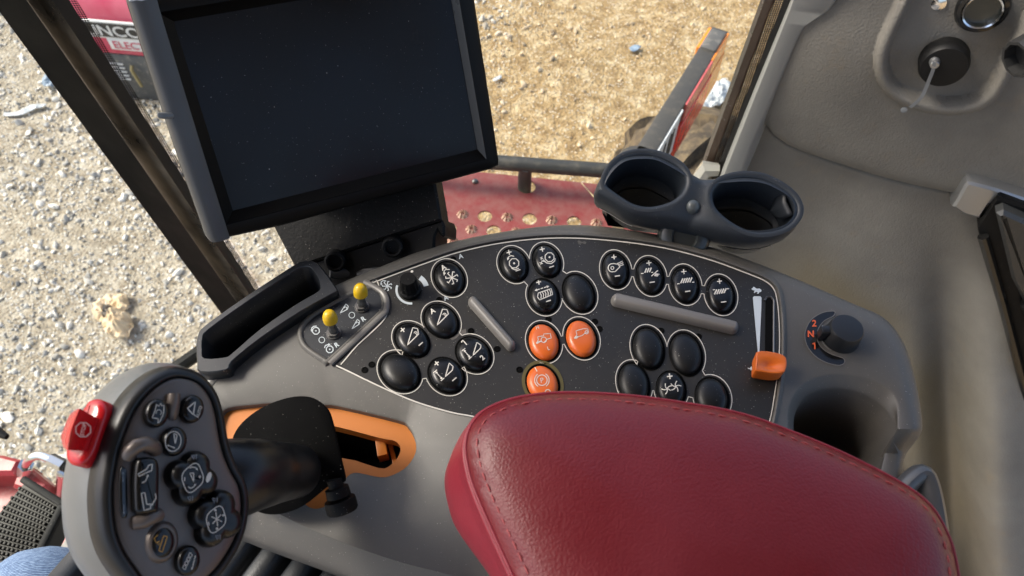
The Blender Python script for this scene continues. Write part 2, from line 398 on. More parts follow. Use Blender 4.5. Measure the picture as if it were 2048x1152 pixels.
# ================================================================== GROUND AND OUTSIDE
GZ = -2.9
def ground_mat():
    m = bpy.data.materials.new('gravel_ground'); m.use_nodes = True; t = m.node_tree; b = t.nodes['Principled BSDF']; L = t.links.new
    tc = t.nodes.new('ShaderNodeTexCoord'); b.inputs['Roughness'].default_value = .9; b.inputs['Specular IOR Level'].default_value = .25
    def nz(s, d=5, r=.6):
        n = t.nodes.new('ShaderNodeTexNoise'); n.inputs['Scale'].default_value = s; n.inputs['Detail'].default_value = d; n.inputs['Roughness'].default_value = r; L(tc.outputs['Object'], n.inputs['Vector']); return n.outputs[0]
    def ramp(src, els):
        r = t.nodes.new('ShaderNodeValToRGB'); e = r.color_ramp.elements
        while len(e) < len(els): e.new(.5)
        for k, (p, c) in enumerate(els): e[k].position = p; e[k].color = (*c, 1)
        L(src, r.inputs[0]); return r.outputs[0]
    def mix(f, a, c):
        x = t.nodes.new('ShaderNodeMix'); x.data_type = 'RGBA'; L(f, x.inputs[0]); L(a, x.inputs[6]); L(c, x.inputs[7]); return x.outputs[2]
    brown = ramp(nz(9, 8, .7), [(.3, (.19, .115, .05)), (.5, (.38, .26, .125)), (.68, (.64, .51, .32))])
    grey = ramp(nz(11, 8, .7), [(.3, (.23, .19, .135)), (.5, (.39, .335, .255)), (.7, (.62, .56, .46))])
    sx = t.nodes.new('ShaderNodeSeparateXYZ'); L(tc.outputs['Object'], sx.inputs[0])
    ad = t.nodes.new('ShaderNodeMath'); ad.operation = 'MULTIPLY_ADD'; ad.inputs[1].default_value = 1.6; L(nz(1.1, 4), ad.inputs[0]); L(sx.outputs[0], ad.inputs[2])
    mr = t.nodes.new('ShaderNodeMapRange'); mr.inputs[1].default_value = -.55; mr.inputs[2].default_value = .45; L(ad.outputs[0], mr.inputs[0])
    col = mix(mr.outputs[0], grey, brown)
    v = t.nodes.new('ShaderNodeTexVoronoi'); v.inputs['Scale'].default_value = 55; L(tc.outputs['Object'], v.inputs['Vector'])
    sp = t.nodes.new('ShaderNodeSeparateColor'); L(v.outputs['Color'], sp.inputs[0])
    st = ramp(sp.outputs[0], [(.25, (.17, .12, .07)), (.6, (.42, .34, .23)), (.92, (.72, .67, .58))])
    k = t.nodes.new('ShaderNodeMath'); k.operation = 'LESS_THAN'; k.inputs[1].default_value = .34; L(v.outputs['Distance'], k.inputs[0])
    k2 = t.nodes.new('ShaderNodeMath'); k2.operation = 'MULTIPLY'; k2.inputs[1].default_value = .75; L(k.outputs[0], k2.inputs[0])
    col = mix(k2.outputs[0], col, st); L(col, b.inputs['Base Color'])
    b1 = t.nodes.new('ShaderNodeBump'); b1.inputs['Strength'].default_value = .9; b1.inputs['Distance'].default_value = .012; b1.invert = True; L(v.outputs['Distance'], b1.inputs['Height'])
    b2 = t.nodes.new('ShaderNodeBump'); b2.inputs['Strength'].default_value = .8; b2.inputs['Distance'].default_value = .03; L(nz(30, 8, .7), b2.inputs['Height']); L(b1.outputs[0], b2.inputs['Normal']); L(b2.outputs[0], b.inputs['Normal'])
    return m
g = MB(); n = 60
xs = np.concatenate([[-80, -30, -12], np.linspace(-5, 4, n), [12, 30, 80]]); ys = np.concatenate([[-80, -30, -8], np.linspace(-2, 7, n), [12, 30, 80]])
for y in ys:
    for x in xs: g.v.append(Vector((x, y, GZ + .03*noise.noise((x*1.3, y*1.3, 0)) + .012*noise.noise((x*6, y*6, 3)))))
W_ = len(xs)
for j in range(len(ys)-1):
    for i in range(W_-1): g.f.append([j*W_+i, j*W_+i+1, (j+1)*W_+i+1, (j+1)*W_+i])
tag(g.build('ground', ground_mat(), smooth=180), 'gravel and brown dirt yard outside the cab windows', kind='structure')

def stones():
    base = []
    for k in range(4):
        bm = bmesh.new(); bmesh.ops.create_icosphere(bm, subdivisions=1, radius=1)
        v = np.array([q.co[:] for q in bm.verts]); f = np.array([[q.index for q in p.verts] for p in bm.faces]); bm.free()
        d = np.array([noise.noise(Vector(p)*1.1 + Vector((k*9.1, 3, 1))) for p in v]); base.append((v*(1+.55*d)[:, None], f))
    V = []; Fs = []; Cc = []; off = 0
    def put(x, y, s, col, k):
        nonlocal off
        v, f = base[k]; a, b2, c2 = rng.uniform(0, 6.28, 3)
        Rm = np.array(Matrix.Rotation(a, 3, 'Z') @ Matrix.Rotation(b2*.25, 3, 'X') @ Matrix.Rotation(c2*.25, 3, 'Y'))
        sc = s*np.array([rng.uniform(.8, 1.35), rng.uniform(.7, 1.1), rng.uniform(.45, .8)])
        p = (v*sc) @ Rm.T; zz = GZ + .03*noise.noise((x*1.3, y*1.3, 0)) + .012*noise.noise((x*6, y*6, 3))
        V.append(p + np.array([x, y, zz + s*.22])); Fs.append(f+off); off += len(v)
        Cc.append(np.tile(np.array([*col, 1.0]), (len(v), 1)))
    def tone(x, y): return min(1, max(0, (x + 1.6*noise.noise((x*.9, y*.9, 5))*.5 + .75) / .9))
    for i in range(48000):
        x, y = rng.uniform(-4.3, 2.2), rng.uniform(.5, 5.6)
        tb = tone(x, y); cl = noise.noise((x*1.7, y*1.7, 9))*.5+.5
        if rng.random() < tb*.74 + .45*(cl < .36): continue
        s = min(.032, .0060*math.exp(rng.normal(.2, .52)))*(1-.15*tb)
        gsh = rng.uniform(.42, .85) if rng.random() < .8 else rng.uniform(.2, .4)
        warm = np.array([1, .94, .84])*(1-tb) + np.array([1, .78, .52])*tb
        put(x, y, s, max(gsh, .38*tb)*warm*(1-.12*tb), rng.integers(4))
    V = np.concatenate(V); Fs = np.concatenate(Fs); Cc = np.concatenate(Cc)
    me = bpy.data.meshes.new('gravel_stones'); me.vertices.add(len(V)); me.vertices.foreach_set('co', V.ravel())
    me.loops.add(Fs.size); me.loops.foreach_set('vertex_index', Fs.ravel().astype(np.int32)); me.polygons.add(len(Fs))
    me.polygons.foreach_set('loop_start', np.arange(0, Fs.size, 3, dtype=np.int32)); me.update(calc_edges=True)
    at_ = me.color_attributes.new('tint', 'FLOAT_COLOR', 'POINT'); at_.data.foreach_set('color', Cc.ravel())
    me.shade_smooth(); me.set_sharp_from_angle(angle=R(50))
    m = bpy.data.materials.new('gravel_stone'); m.use_nodes = True; t = m.node_tree; b = t.nodes['Principled BSDF']
    a = t.nodes.new('ShaderNodeAttribute'); a.attribute_name = 'tint'; b.inputs['Roughness'].default_value = .75
    nn = t.nodes.new('ShaderNodeTexNoise'); nn.inputs['Scale'].default_value = 90; tc = t.nodes.new('ShaderNodeTexCoord'); t.links.new(tc.outputs['Object'], nn.inputs['Vector'])
    mr = t.nodes.new('ShaderNodeMapRange'); mr.inputs[3].default_value = .65; mr.inputs[4].default_value = 1.3; t.links.new(nn.outputs[0], mr.inputs[0])
    mx = t.nodes.new('ShaderNodeVectorMath'); mx.operation = 'SCALE'; t.links.new(a.outputs['Color'], mx.inputs[0]); t.links.new(mr.outputs[0], mx.inputs['Scale']); t.links.new(mx.outputs[0], b.inputs['Base Color'])
    me.materials.append(m); o = bpy.data.objects.new('gravel', me); C.objects.link(o)
    tag(o, 'loose gravel stones scattered over the yard outside', kind='stuff')
stones()

# scraps on the ground
def scrap(name, pxs, m, label, cat, amp=.02, lift=.02, seed=0, dome=.0):
    P = [at(x, y, GZ+lift) for x, y in cr(pxs, 4)]
    b = MB(); b.fillh([(p.x, p.y) for p in P], lambda x, y, d: GZ + lift + amp*noise.noise((x*22+seed, y*22, 1)) + amp*.6*noise.noise((x*60, y*60, seed)) + dome*min(d, .06), step=.012)
    tag(b.build(name, m, smooth=25, solid=.002), label, cat)
scrap('crumpled_paper', [(205, 608), (206, 640), (190, 636), (186, 612), (192, 602), (222, 588), (254, 587), (256, 612), (245, 622), (232, 616)], M_['paper'], 'flat tan flap of crumpled paper behind the round crumpled ball', 'paper scrap', .03, .03, 2, .3)
scrap('crumpled_paper', [(206, 640), (218, 624), (240, 618), (258, 626), (265, 646), (258, 668), (240, 676), (222, 672), (208, 658)], M_['paper'], 'round crumpled tan paper ball on the gravel', 'paper scrap', .045, .055, 7, 1.1)
scrap('plastic_strip', [(10, 226), (40, 222), (62, 210), (88, 207), (92, 212), (66, 220), (44, 230), (12, 232)], M_['plastic_w'], 'long pale plastic strip lying on the grey gravel at far left', 'plastic scrap', .01, .035, 4)
scrap('plastic_scrap', [(84, 158), (92, 150), (104, 160), (106, 172), (92, 174), (85, 168)], M_['plastic_b'], 'pale blue plastic scrap on the gravel beside the glossy black pillar', 'plastic scrap', .02, .035, 5)
scrap('plastic_scrap', [(1258, 96), (1268, 91), (1282, 92), (1276, 100), (1264, 103)], M_['plastic_b'], 'small bluish wrapper on the brown dirt left of the marker lamp arm', 'plastic scrap', .012, .03, 6)
scrap('plastic_strip', [(986, 158), (1000, 151), (1003, 156), (990, 162)], M_['plastic_w'], 'small white sliver of plastic on the brown dirt right of the monitor', 'plastic scrap', .006, .03, 8)
scrap('plastic_bag', [(1400, 218), (1408, 190), (1425, 170), (1450, 158), (1466, 172), (1458, 196), (1432, 212)], M_['plastic_w'], 'torn white plastic bag on the dirt beside the red reflector', 'plastic scrap', .03, .04, 9, .4)

# --- red engine welder standing on the gravel beyond the front pillar
def welder():
    A = at(205, 196, GZ); B = at(330, 208, GZ); ex = (B-A).normalized(); ex = Vector((ex.x, ex.y, 0)).normalized(); ey = Vector((-ex.y, ex.x, 0)); ez = Vector((0, 0, 1))
    O = at(178, 190, GZ); Wd, Dp = 1.15, .62
    t = thing('engine_welder', O, 'red engine driven welder with a lettered name plate, standing on the gravel outside', 'welder')
    def P(u, v, z): return O + ex*u + ey*v + ez*z
    MB().box(P(Wd/2, Dp/2, .19), ex*Wd/2, ey*Dp/2, ez*.185, .02).build('base', mat('welder_base', (.075,.078,.08), .5, dust_tint=.3), t)
    b = MB()                                                   # rounded cowl: profile swept along its length
    prof = [(0, .38), (-.01, .42), (0.0, .6), (.03, .72), (.1, .8), (.2, .83), (.45, .83), (.55, .78), (.6, .64), (.6, .38)]
    b.loft([[P(u, q.x, q.y) for q in cr([(p[0], p[1], 0) for p in prof], 3, False)] for u in (.2, .22, Wd-.02, Wd)], True, True, True)
    b.build('cowl', M_['magenta'], t)
    MB().box(P(.1, Dp/2-.02, .52), ex*.095, ey*(Dp/2-.05), ez*.14, .02).build('engine_end', M_['black'], t)
    gr = MB()
    for k in range(6): gr.box(P(.003+.0, .1+.07*k, .54), ex*.012, ey*.02, ez*.1, .005)
    for k in range(3): gr.box(P(.05+.05*k, .02, .54), ex*.012, ey*.012, ez*.11, .005)
    gr.build('grille', M_['steel'], t)
    fy = -.024
    MB().box(P(.53, fy, .58), ex*.27, ey*.006, ez*.062, .005).build('name_plate', M_['decal'], t)
    MB().box(P(.53, fy-.004, .58), ex*.258, ey*.006, ez*.05, .004).build('name_plate_field', M_['rail'], t)
    def Mp(z0): return lambda x, y: P(x, fy-.014, z0 - y)
    MB().text('LINCOLN', .53, 0, .1, 0, Mp(.58), .02, 1.2).build('lettering', M_['decal'], t, smooth=0)
    MB().box(P(.57, fy+.002, .475), ex*.19, ey*.006, ez*.042, .004).build('name_plate', M_['decal'], t)
    MB().text('ELECTRIC', .57, 0, .075, 0, lambda x, y: P(x, fy-.008, .475-y), .015, 1.0).build('lettering', M_['magenta'], t, smooth=0)
    for r_ in range(5): 
        d = MB(); d.box(P(.336, -.0062, .3-.03*r_), ex*.045, ey*.002, ez*.002)
        for c_ in range(5): d.box(P(.3+.018*c_, -.006, .3-.03*r_), ex*.007, ey*.004, ez*.004)
        d.build('sticker_text', M_['decal'], t)
    MB().tube([P(.44, -.01, .3), P(.44, -.03, .28), P(.46, -.04, .16)], .01).build('latch', mat('latch_tan', (.28,.22,.09), .5), t)
welder()

# --- red perforated step platform with hand rail outside the side window
PZ = -1.15
def px(z): return lambda x, y: at(x, y, z)
pl = thing('step_platform', at(1030, 420, PZ), 'red dusty step platform with round drain holes and star shaped grip punches', 'platform')
outl = [(690, 314), (760, 323), (880, 337), (990, 347), (1195, 368), (1330, 384), (1345, 540), (1300, 640), (740, 640), (715, 480)]
def circ_px(cx, cy, rm, z, n=22):
    o = at(cx, cy, z); return [(o.x + rm*math.cos(6.2832*i/n), o.y + rm*math.sin(6.2832*i/n)) for i in range(n)]
PUNCH = mat('punch_worn_red', (.5, .33, .24), .4, metal=.3)
holes = []; stars = []
for row in range(4):
    for k in range(-6, 8):
        x = 970 + 44.6*k - (27*row if row % 2 else 10*row); y = 432 + 2.6*k*1.1 + 27*row + (-1 if k == -2 else 0)
        if not (690 < x < 1300): continue
        (holes if (k + row) % 2 == 0 else stars).append((x, y))
post_c = at(1049, 371, PZ)
ph = [(post_c.x + .006 + .027*math.cos(6.2832*i/22), post_c.y - .004 + .027*math.sin(6.2832*i/22)) for i in range(22)]
b = MB(); HP = [circ_px(x, y, .021, PZ) for x, y in holes] + [ph]
b.fillh([tuple(at(x, y, PZ)[:2]) for x, y in outl], lambda x, y, d: PZ, HP)
b.build('deck', M_['redpaint'], pl, smooth=0, solid=.006)
for x, y in stars:
    sb = MB(); o = at(x, y, PZ); a0 = rng.uniform(0, 1)
    for k in range(8):
        a = a0 + k*math.pi/4; c, s_ = math.cos(a), math.sin(a); q = .004
        tip = o + Vector((c*.017, s_*.017, .0)); top = o + Vector((c*.008, s_*.008, .012)); l = Vector((-s_, c, 0))*q
        sb.add([tip+l, tip-l, top-l*.3, top+l*.3, o+Vector((c*.006-s_*.002, s_*.006+c*.002, 0)), o+Vector((c*.006+s_*.002, s_*.006-c*.002, 0))], [[0,1,2,3],[3,2,5,4],[0,3,4],[1,5,2]])
    sb.build('grip_punch', PUNCH, pl, smooth=0)
bo = at(950, 364, PZ); MB().lathe(bo, (0,0,1), [(.009,0), (.009,.006), (.004,.009)], 6).build('bolt', M_['steel'], pl)
MB().box(at(880, 421, PZ-.25), (.02,.02,0), (-.008,.008,0), (0,0,.12)).build('brace', M_['black'], pl)
RZ = PZ + .1
hr = thing('hand_rail', at(1049, 371, PZ), 'black tubular rail with a short post set in the red platform', 'rail')
MB().tube([at(640, 285, RZ), at(880, 317, RZ), at(1010, 326, RZ), at(1210, 341, RZ), at(1330, 354, RZ), at(1420, 372, RZ)], .0215, 18).build('rail', M_['rail'], hr)
pt = at(1052, 332, RZ); MB().tube([pt, Vector((post_c.x, post_c.y, PZ+.04)), Vector((post_c.x, post_c.y, PZ-.05))], [.02, .02, .02], 18).build('post', M_['rail'], hr)
# dry straw stem on the platform
MB().tube(cr([at(1163, 366, PZ+.01), at(1172, 376, PZ+.03), at(1190, 396, PZ+.04)], 4, False), .0015, 6).build('straw', mat('straw', (.5,.4,.22), .6))
o_ = bpy.data.objects['straw']; tag(o_, 'thin dry straw stem lying on the red platform near the cup holder', 'straw')

# --- marker lamp arm
AZ = -1.0
la = thing('marker_lamp', at(1275, 310, AZ), 'dark marker lamp arm with red reflector and amber end lens, outside the window', 'lamp')
a0 = at(1278, 318, AZ); a1 = at(1432, 68, AZ); ax = (a1-a0).normalized(); sd_ = Vector((ax.y, -ax.x, 0)); Z = Vector((0,0,1)); Ln = (a1-a0).length
hw = (at(1349, 318, AZ) - at(1297, 301, AZ)).length*.42
def A(u, v, z): return a0 + ax*u + sd_*v + Z*z
MB().box(A(Ln*.5+.02, hw*.1, -.1), ax*Ln*.52, sd_*hw*.86, Z*.1, .004).build('arm', M_['arm'], la)
MB().lathe(A(.0, -hw*.1, -.1), Z, [(.055,0), (.055,.092), (.05,.1)], 28).build('pivot', M_['arm'], la)
MB().lathe(A(.01, hw*.25, 0.0), Z, [(.02,.0), (.02,.012), (.012,.016)], 6).build('bolt', M_['steel'], la)
MB().box(A(Ln*.94, hw*.1, -.022), ax*Ln*.085, sd_*hw*.82, Z*.03, .006).build('lamp_cap', mat('lamp_cap_grey', (.09,.085,.08), .5, dust_tint=.3), la)
def side(u0, u1, zt0, zb0, zt1, zb1, m, nm, off=.005, th=.012, sgn=1):
    q = [A(u0, sgn*(hw*.96+off), zt0), A(u0, sgn*(hw*.96+off), zb0), A(u1, sgn*(hw*.96+off), zb1), A(u1, sgn*(hw*.96+off), zt1)]
    MB().pillow(q, sd_*sgn, [(0, -th), (0, 0), (.002, .002)]).build(nm, m, la, smooth=20)
side(Ln*.44, Ln*.8, -.004, -.07, -.004, -.07, M_['pinklens'], 'reflector_edge')
side(Ln*.4, Ln*.84, -.072, -.2, -.072, -.2, M_['redlens'], 'red_reflector', .008)
side(Ln*.8, Ln*1.04, -.002, -.07, -.002, -.07, M_['amberlens'], 'amber_lens', .004)
side(Ln*.842, Ln*1.04, -.072, -.2, -.072, -.2, M_['amberlens'], 'amber_lens', .006)
side(Ln*.86, Ln*1.04, -.002, -.08, -.002, -.08, M_['amberlens'], 'amber_lens', -.0, .01, -1)
side(Ln*.02, Ln*.4, -.004, -.014, -.004, -.014, M_['decal'], 'white_edge_strip', .004)
side(Ln*.02, Ln*.39, -.016, -.17, -.016, -.17, M_['decal'], 'white_decal', .001)
for u in (.06, .1, .2, .27, .31): MB().box(A(Ln*u, hw*.96+.004, -.09), ax*.006 + Z*.01, sd_*.002, Z*.045).build('decal_mark', M_['arm'], la)

# --- dusty tyre below the arm
ty = thing('vehicle_wheel', (.62, 1.8, GZ), 'dusty brown lugged wheel below the marker lamp arm', 'wheel')
tb = MB(); Oc = Vector((.76, 1.74, -2.15)); axw = Vector((1, .12, 0)).normalized(); TS = .87
prof = [(.45,-.26), (.62,-.29), (.76,-.27), (.83,-.22), (.855,-.1), (.86,0), (.855,.1), (.83,.22), (.76,.27), (.62,.29), (.45,.26)]
tb.lathe(Oc, axw, [(r*TS, z*.8) for r, z in prof], 64, False, False)
lg = MB(); q = axw.to_track_quat('Z','Y'); X = q @ Vector((1,0,0)); Y = q @ Vector((0,1,0))
for i in range(15):
    for sgn in (-1, 1):
        a = 6.2832*(i + (.5 if sgn > 0 else 0))/15; rings = []
        for s_ in np.linspace(0, 1, 7):
            th = a + .2*s_; zz = sgn*(-.01 + .215*s_); rr = .86*TS - .07*s_**3; er = X*math.cos(th) + Y*math.sin(th); et = -X*math.sin(th) + Y*math.cos(th); c = Oc + axw*zz
            rings.append([c + er*(rr-.03) + et*.06, c + er*(rr+.05) + et*.042, c + er*(rr+.05) - et*.042, c + er*(rr-.03) - et*.06])
        lg.loft(rings, True, True, True)
tb.add(lg.v, lg.f); tb.build('tire', M_['tire'], ty, smooth=30); MB().lathe(Oc - axw*.12, axw, [(.1,-.02), (.3,.0), (.39,.02), (.39,.2), (.36,.22), (.1,.14)], 40, True, True).build('rim', M_['redpaint2'], ty)

# --- red frame with hydraulic elbow in front of the windscreen (lower left)
FZ = -1.45
fr = thing('header_frame', at(40, 990, FZ), 'red steel frame of the header drive below the windscreen at lower left', 'machine frame')
b = MB(); b.pillow([at(x, y, FZ) for x, y in [(-220, 960), (40, 965), (110, 975), (240, 1010), (240, 1200), (-220, 1200)]], (0,0,1), [(0,-.12), (0,-.01), (.008,0)]); b.build('beam', M_['redpaint2'], fr)
b = MB(); b.pillow([at(x, y, FZ+.1) for x, y in [(-150, 905), (2, 908), (42, 918), (26, 948), (-150, 950)]], (0,0,1), [(0,-.11), (0,-.012), (.01,0)]); b.build('bracket', M_['redpaint2'], fr)
b = MB(); b.pillow([at(x, y, FZ+.08) for x, y in [(22, 972), (34, 938), (58, 932), (98, 966), (92, 976), (60, 984)]], (0,0,1), [(0,-.09), (0,-.01), (.008,0)]); b.build('bracket', M_['redpaint2'], fr)
hz = thing('hydraulic_hose', at(60, 930, FZ+.1), 'bright metal hydraulic elbow fitting with nuts, screwed into the red frame', 'hose fitting')
hp = cr([at(48, 942, FZ+.1), at(52, 930, FZ+.16), at(62, 916, FZ+.2), at(78, 911, FZ+.21), at(98, 917, FZ+.21), at(128, 932, FZ+.2), at(170, 950, FZ+.17)], 5, False)
MB().tube(hp[:22], .0105, 14).build('elbow', M_['chrome'], hz)
MB().tube([at(100, 918, FZ+.21), at(126, 931, FZ+.2)], .016, 6).build('nut', M_['chrome'], hz, smooth=20)
MB().tube([at(49, 947, FZ+.085), at(52, 930, FZ+.155)], .018, 6).build('nut', M_['chrome'], hz, smooth=20)
MB().tube([at(126, 945, FZ+.15), at(122, 985, FZ+.02)], .014, 10).build('nut', M_['chrome'], hz, smooth=20)
MB().tube([at(126, 931, FZ+.2), at(190, 960, FZ+.17), at(300, 1000, FZ+.1)], .013, 12).build('hose', M_['black'], hz)
wb = MB(); wb.tube([at(-60, 835, -1.0), at(-10, 862, -1.0), at(14, 874, -1.0)], [.012,.012,.006], 8); tag(wb.build('wiper_blade', M_['black']), 'tip of a black wiper blade at the left edge of the windscreen', 'wiper')

# ================================================================== CAB SHELL
# cab floor
FLZ = -.95
b = MB(); fl = [(-500, 1390), (100, 1120), (162, 1030), (250, 985), (420, 900), (700, 760), (1100, 680), (1500, 700), (1760, 740)]
P = [at(x, y, FLZ) for x, y in fl] + [Vector((.75, .3, FLZ)), Vector((.75, -1.1, FLZ)), Vector((-1.0, -1.1, FLZ))]
b.pillow(P, (0,0,1), [(0,-.05), (0,-.004), (.004,0)]); tag(b.build('floor', M_['floor']), 'pale tan cab floor under the console', kind='structure')
b = MB(); b.tube([at(250, 800, FLZ+.04), at(345, 742, FLZ+.04), at(420, 690, FLZ+.04), at(480, 650, FLZ+.04)], .015, 10); tag(b.build('door_sill', M_['black']), 'black sill edge between the console tray and the gravel', 'sill')
# unseen cab roof, added and sized to keep the sun off the console
b = MB(); b.box((.1, -.25, 1.16), (1.1, 0, 0), (0, 1.05, 0), (0, 0, .05), .03); tag(b.build('shade_roof', M_['cab']), 'pale roof slab over the cab, added out of view to shade it', kind='structure')

def band_strip(name, m, pts_top, pts_bot, parent):
    """vertical extrusion: cross-section given at a top and a bottom row as (px, py, Y)"""
    b = MB(); b.loft([[aty(*p) for p in pts_top], [aty(*p) for p in pts_bot]], True, True, True); return b.build(name, m, parent, smooth=20)
def ext(xa, ya, xb, yb, y): return xa + (xb-xa)*(y-ya)/(yb-ya)
T_, B_ = -170, 815
def lp(xa, xb): return ext(xa, 0, xb, 576, T_), ext(xa, 0, xb, 576, B_)
e0, e1, e2, e3 = lp(-18, 405), lp(47, 447), lp(104, 490), lp(138, 508)
pi = thing('window_pillar', aty(260, 300, .75), 'glossy black front window pillar with dull black edge, left of the monitor', 'pillar')
def row(k, y): return [(e[k], y) for e in (e0, e1, e2, e3)]
def cs(ids, k, y): return [(([e0,e1,e2,e3][i][k] if not isinstance(i, float) else 0), y, Yv) for i, Yv in ids]
yt, yb = T_, B_
band_strip('inner_face', M_['pillar'], [(e0[0], yt, .76), (e1[0]+6, yt, .735), (e1[0]+2, yt, .76), (e0[0]+2, yt, .775)], [(e0[1], yb, .76), (e1[1]+6, yb, .735), (e1[1]+2, yb, .76), (e0[1]+2, yb, .775)], pi)
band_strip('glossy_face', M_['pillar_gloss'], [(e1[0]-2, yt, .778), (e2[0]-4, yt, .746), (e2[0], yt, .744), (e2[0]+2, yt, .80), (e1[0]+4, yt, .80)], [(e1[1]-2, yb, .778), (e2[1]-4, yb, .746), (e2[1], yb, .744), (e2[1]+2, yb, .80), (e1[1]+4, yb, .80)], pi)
band_strip('gasket', M_['gasket'], [(e2[0]-1, yt, .765), (e3[0], yt, .78), (e3[0], yt, .80), (e2[0]-1, yt, .80)], [(e2[1]-1, yb, .765), (e3[1], yb, .78), (e3[1], yb, .80), (e2[1]-1, yb, .80)], pi)
band_strip('frit_band', M_['frit'], [(e3[0], yt, .79), (e3[0]+16, yt, .79), (e3[0]+16, yt, .7905), (e3[0], yt, .7905)], [(e3[1], yb, .79), (e3[1]+9, yb, .79), (e3[1]+9, yb, .7905), (e3[1], yb, .7905)], pi)

# right pillar: tinted edge, dotted frit, gasket   (0,y)=px at y=0 and at y=340
def rp(xa, xb): return ext(xa, 0, xb, 340, -170), ext(xa, 0, xb, 340, 520)
r0, r1, r2, r3 = rp(1521, 1398), rp(1549, 1421), rp(1568, 1432), rp(1586, 1446)
pr = thing('window_pillar', aty(1480, 180, .9), 'brown tinted rear window edge with dotted band and black gasket', 'pillar')
yt, yb = -170, 520
def rs(name, m, a, b2, Ya, Yb, dY): band_strip(name, m, [(a[0], yt, Ya), (b2[0], yt, Yb), (b2[0], yt, Yb+dY), (a[0], yt, Ya+dY)], [(a[1], yb, Ya), (b2[1], yb, Yb), (b2[1], yb, Yb+dY), (a[1], yb, Ya+dY)], pr)
rs('outer_edge', mat('tinted_edge_grey', (.07,.062,.05), .3, var=.2), r0, (r0[0]+9, r0[1]+7), .93, .92, .02)
rs('tinted_edge', mat('tinted_edge', (.085, .052, .036), .2, col2=(.13,.085,.06), vscale=7, dust_tint=.3, dustcol=(.14,.1,.075)), (r0[0]+9, r0[1]+7), r1, .921, .921, .02)
rs('frit_band', M_['frit'], r1, r2, .918, .918, .0006)
rs('gasket', M_['gasket'], r2, r3, .912, .905, .03)
b = MB(); b.tube([aty(1400, 372, .9), aty(1405, 352, .9), aty(1412, 338, .9), aty(1435, 340, .9)], [.016,.017,.016,.012], 7); tag(b.build('latch_cap', mat('clear_latch', (.4,.39,.36), .12, coat=.5, metal=.3), smooth=10), 'faceted clear plastic cap between the cup holder and the rear window', 'cap')
# window panes
def pane(name, label, q):
    b = MB(); b.pillow(q, (q[1]-q[0]).cross(q[2]-q[0]), [(0, 0), (0, .004)]); tag(b.build(name, M_['glass'], smooth=0), label, 'window')
pane('side_window', 'clear side window pane between the two pillars', [aty(e3[0], T_, .796), aty(r1[0], -170, .93), Vector((aty(r1[1], 520, .93).x, .93, FLZ+.03)), Vector((aty(e3[1], B_, .796).x, .796, FLZ+.03))])
pane('windscreen', 'clear windscreen pane left of the glossy front pillar', [aty(e0[0]+2, T_, .77), Vector((-.95, .35, .9)), Vector((-1.0, .35, FLZ+.03)), Vector((aty(e0[1], B_, .77).x, .77, FLZ+.03))])

# ================================================================== GREY SIDE PANEL (moulded, with ridge, seam)
NW = Vector((.33, .94, -.12)); CW = NW.dot(aty(1500, 180, .9)) - .01
def Wpt(x, y, lift=0.0):
    r = ray(x, y); d = (CW - NW.dot(CAM)) / NW.dot(r)
    return CAM + r*d + NW.normalized()*(-lift)
def Wsf(x, y, lift=0.0): return Wpt(x, y, lift + float(wall_lift(np.array([float(x)]), np.array([float(y)]))[0]))
seam = np.array([(1440, 225), (1500, 236), (1535, 250), (1548, 268), (1575, 288), (1605, 302), (1660, 320), (1750, 347), (1830, 368), (1900, 385), (2000, 420), (2400, 560)], float)
ridge = np.array([tuple(v)[:2] for v in cr([(1830, -60, 0), (1800, 0, 0), (1775, 50, 0), (1764, 88, 0), (1768, 125, 0), (1787, 156, 0), (1820, 177, 0), (1858, 190, 0), (1902, 196, 0), (1947, 191, 0), (1979, 173, 0), (2000, 142, 0), (2017, 104, 0), (2036, 73, 0), (2060, 20, 0), (2085, -60, 0)], 8, False)])
def wall_lift(x, y):
    dy = np.interp(x, seam[:,0], seam[:,1]) - y
    L = np.where(dy > 0, .016*(1-np.exp(-dy/11)), 0)
    L = L - .006*np.exp(-(dy/2.2)**2)
    dx = x[..., None]-ridge[:,0]; dyy = y[..., None]-ridge[:,1]; d = np.sqrt(dx*dx+dyy*dyy).min(-1)
    L = L + .013*np.sqrt(np.clip(1-(d/15)**2, 0, 1))
    inside = np.interp(y, [-60, 50, 120, 165, 190], [1815, 1775, 1766, 1796, 1855])
    rec = (x > inside) & (x < np.interp(y, [-60, 60, 120, 170, 190], [2080, 2040, 2010, 1980, 1940])) & (y < 192)
    L = L - np.where(rec, .006*np.clip((d-4)/11, 0, 1), 0)
    fold = np.exp(-((x-(1905+.05*(y-900)))/45)**2) / (1+np.exp(-(y-700)/70))
    L = L - .10*fold
    bulge = .06*np.exp(-((x-1700)/170)**2-((y-110)/150)**2)*.35
    hor = .3*np.clip((y-560)/600, 0, 2)**2 + .05/(1+np.exp(-(y-640)/60))*np.exp(-((x-1980)/70)**2)
    soft = .012*np.sin(x/75.0+y/130.0)*np.exp(-((y-620)/300)**2)
    return L + bulge + hor + soft*.5
gx = np.concatenate([np.arange(1390, 2110, 3.0), np.arange(2110, 2420, 12.0)]); gy = np.concatenate([np.arange(-120, 460, 3.0), np.arange(460, 1500, 6.0)])
GX, GY = np.meshgrid(gx, gy)
leftx = np.interp(GY, [-120, 22, 60, 135, 219, 281, 347, 520, 1500], [1650, 1622, 1586, 1548, 1510, 1484, 1454, 1378, 1270])
GX = np.maximum(GX, leftx); LL = wall_lift(GX, GY)
b = MB(); nw_ = NW.normalized()
for j in range(GX.shape[0]):
    for i in range(GX.shape[1]): b.v.append(Wpt(GX[j, i], GY[j, i], LL[j, i]))
wd_ = GX.shape[1]
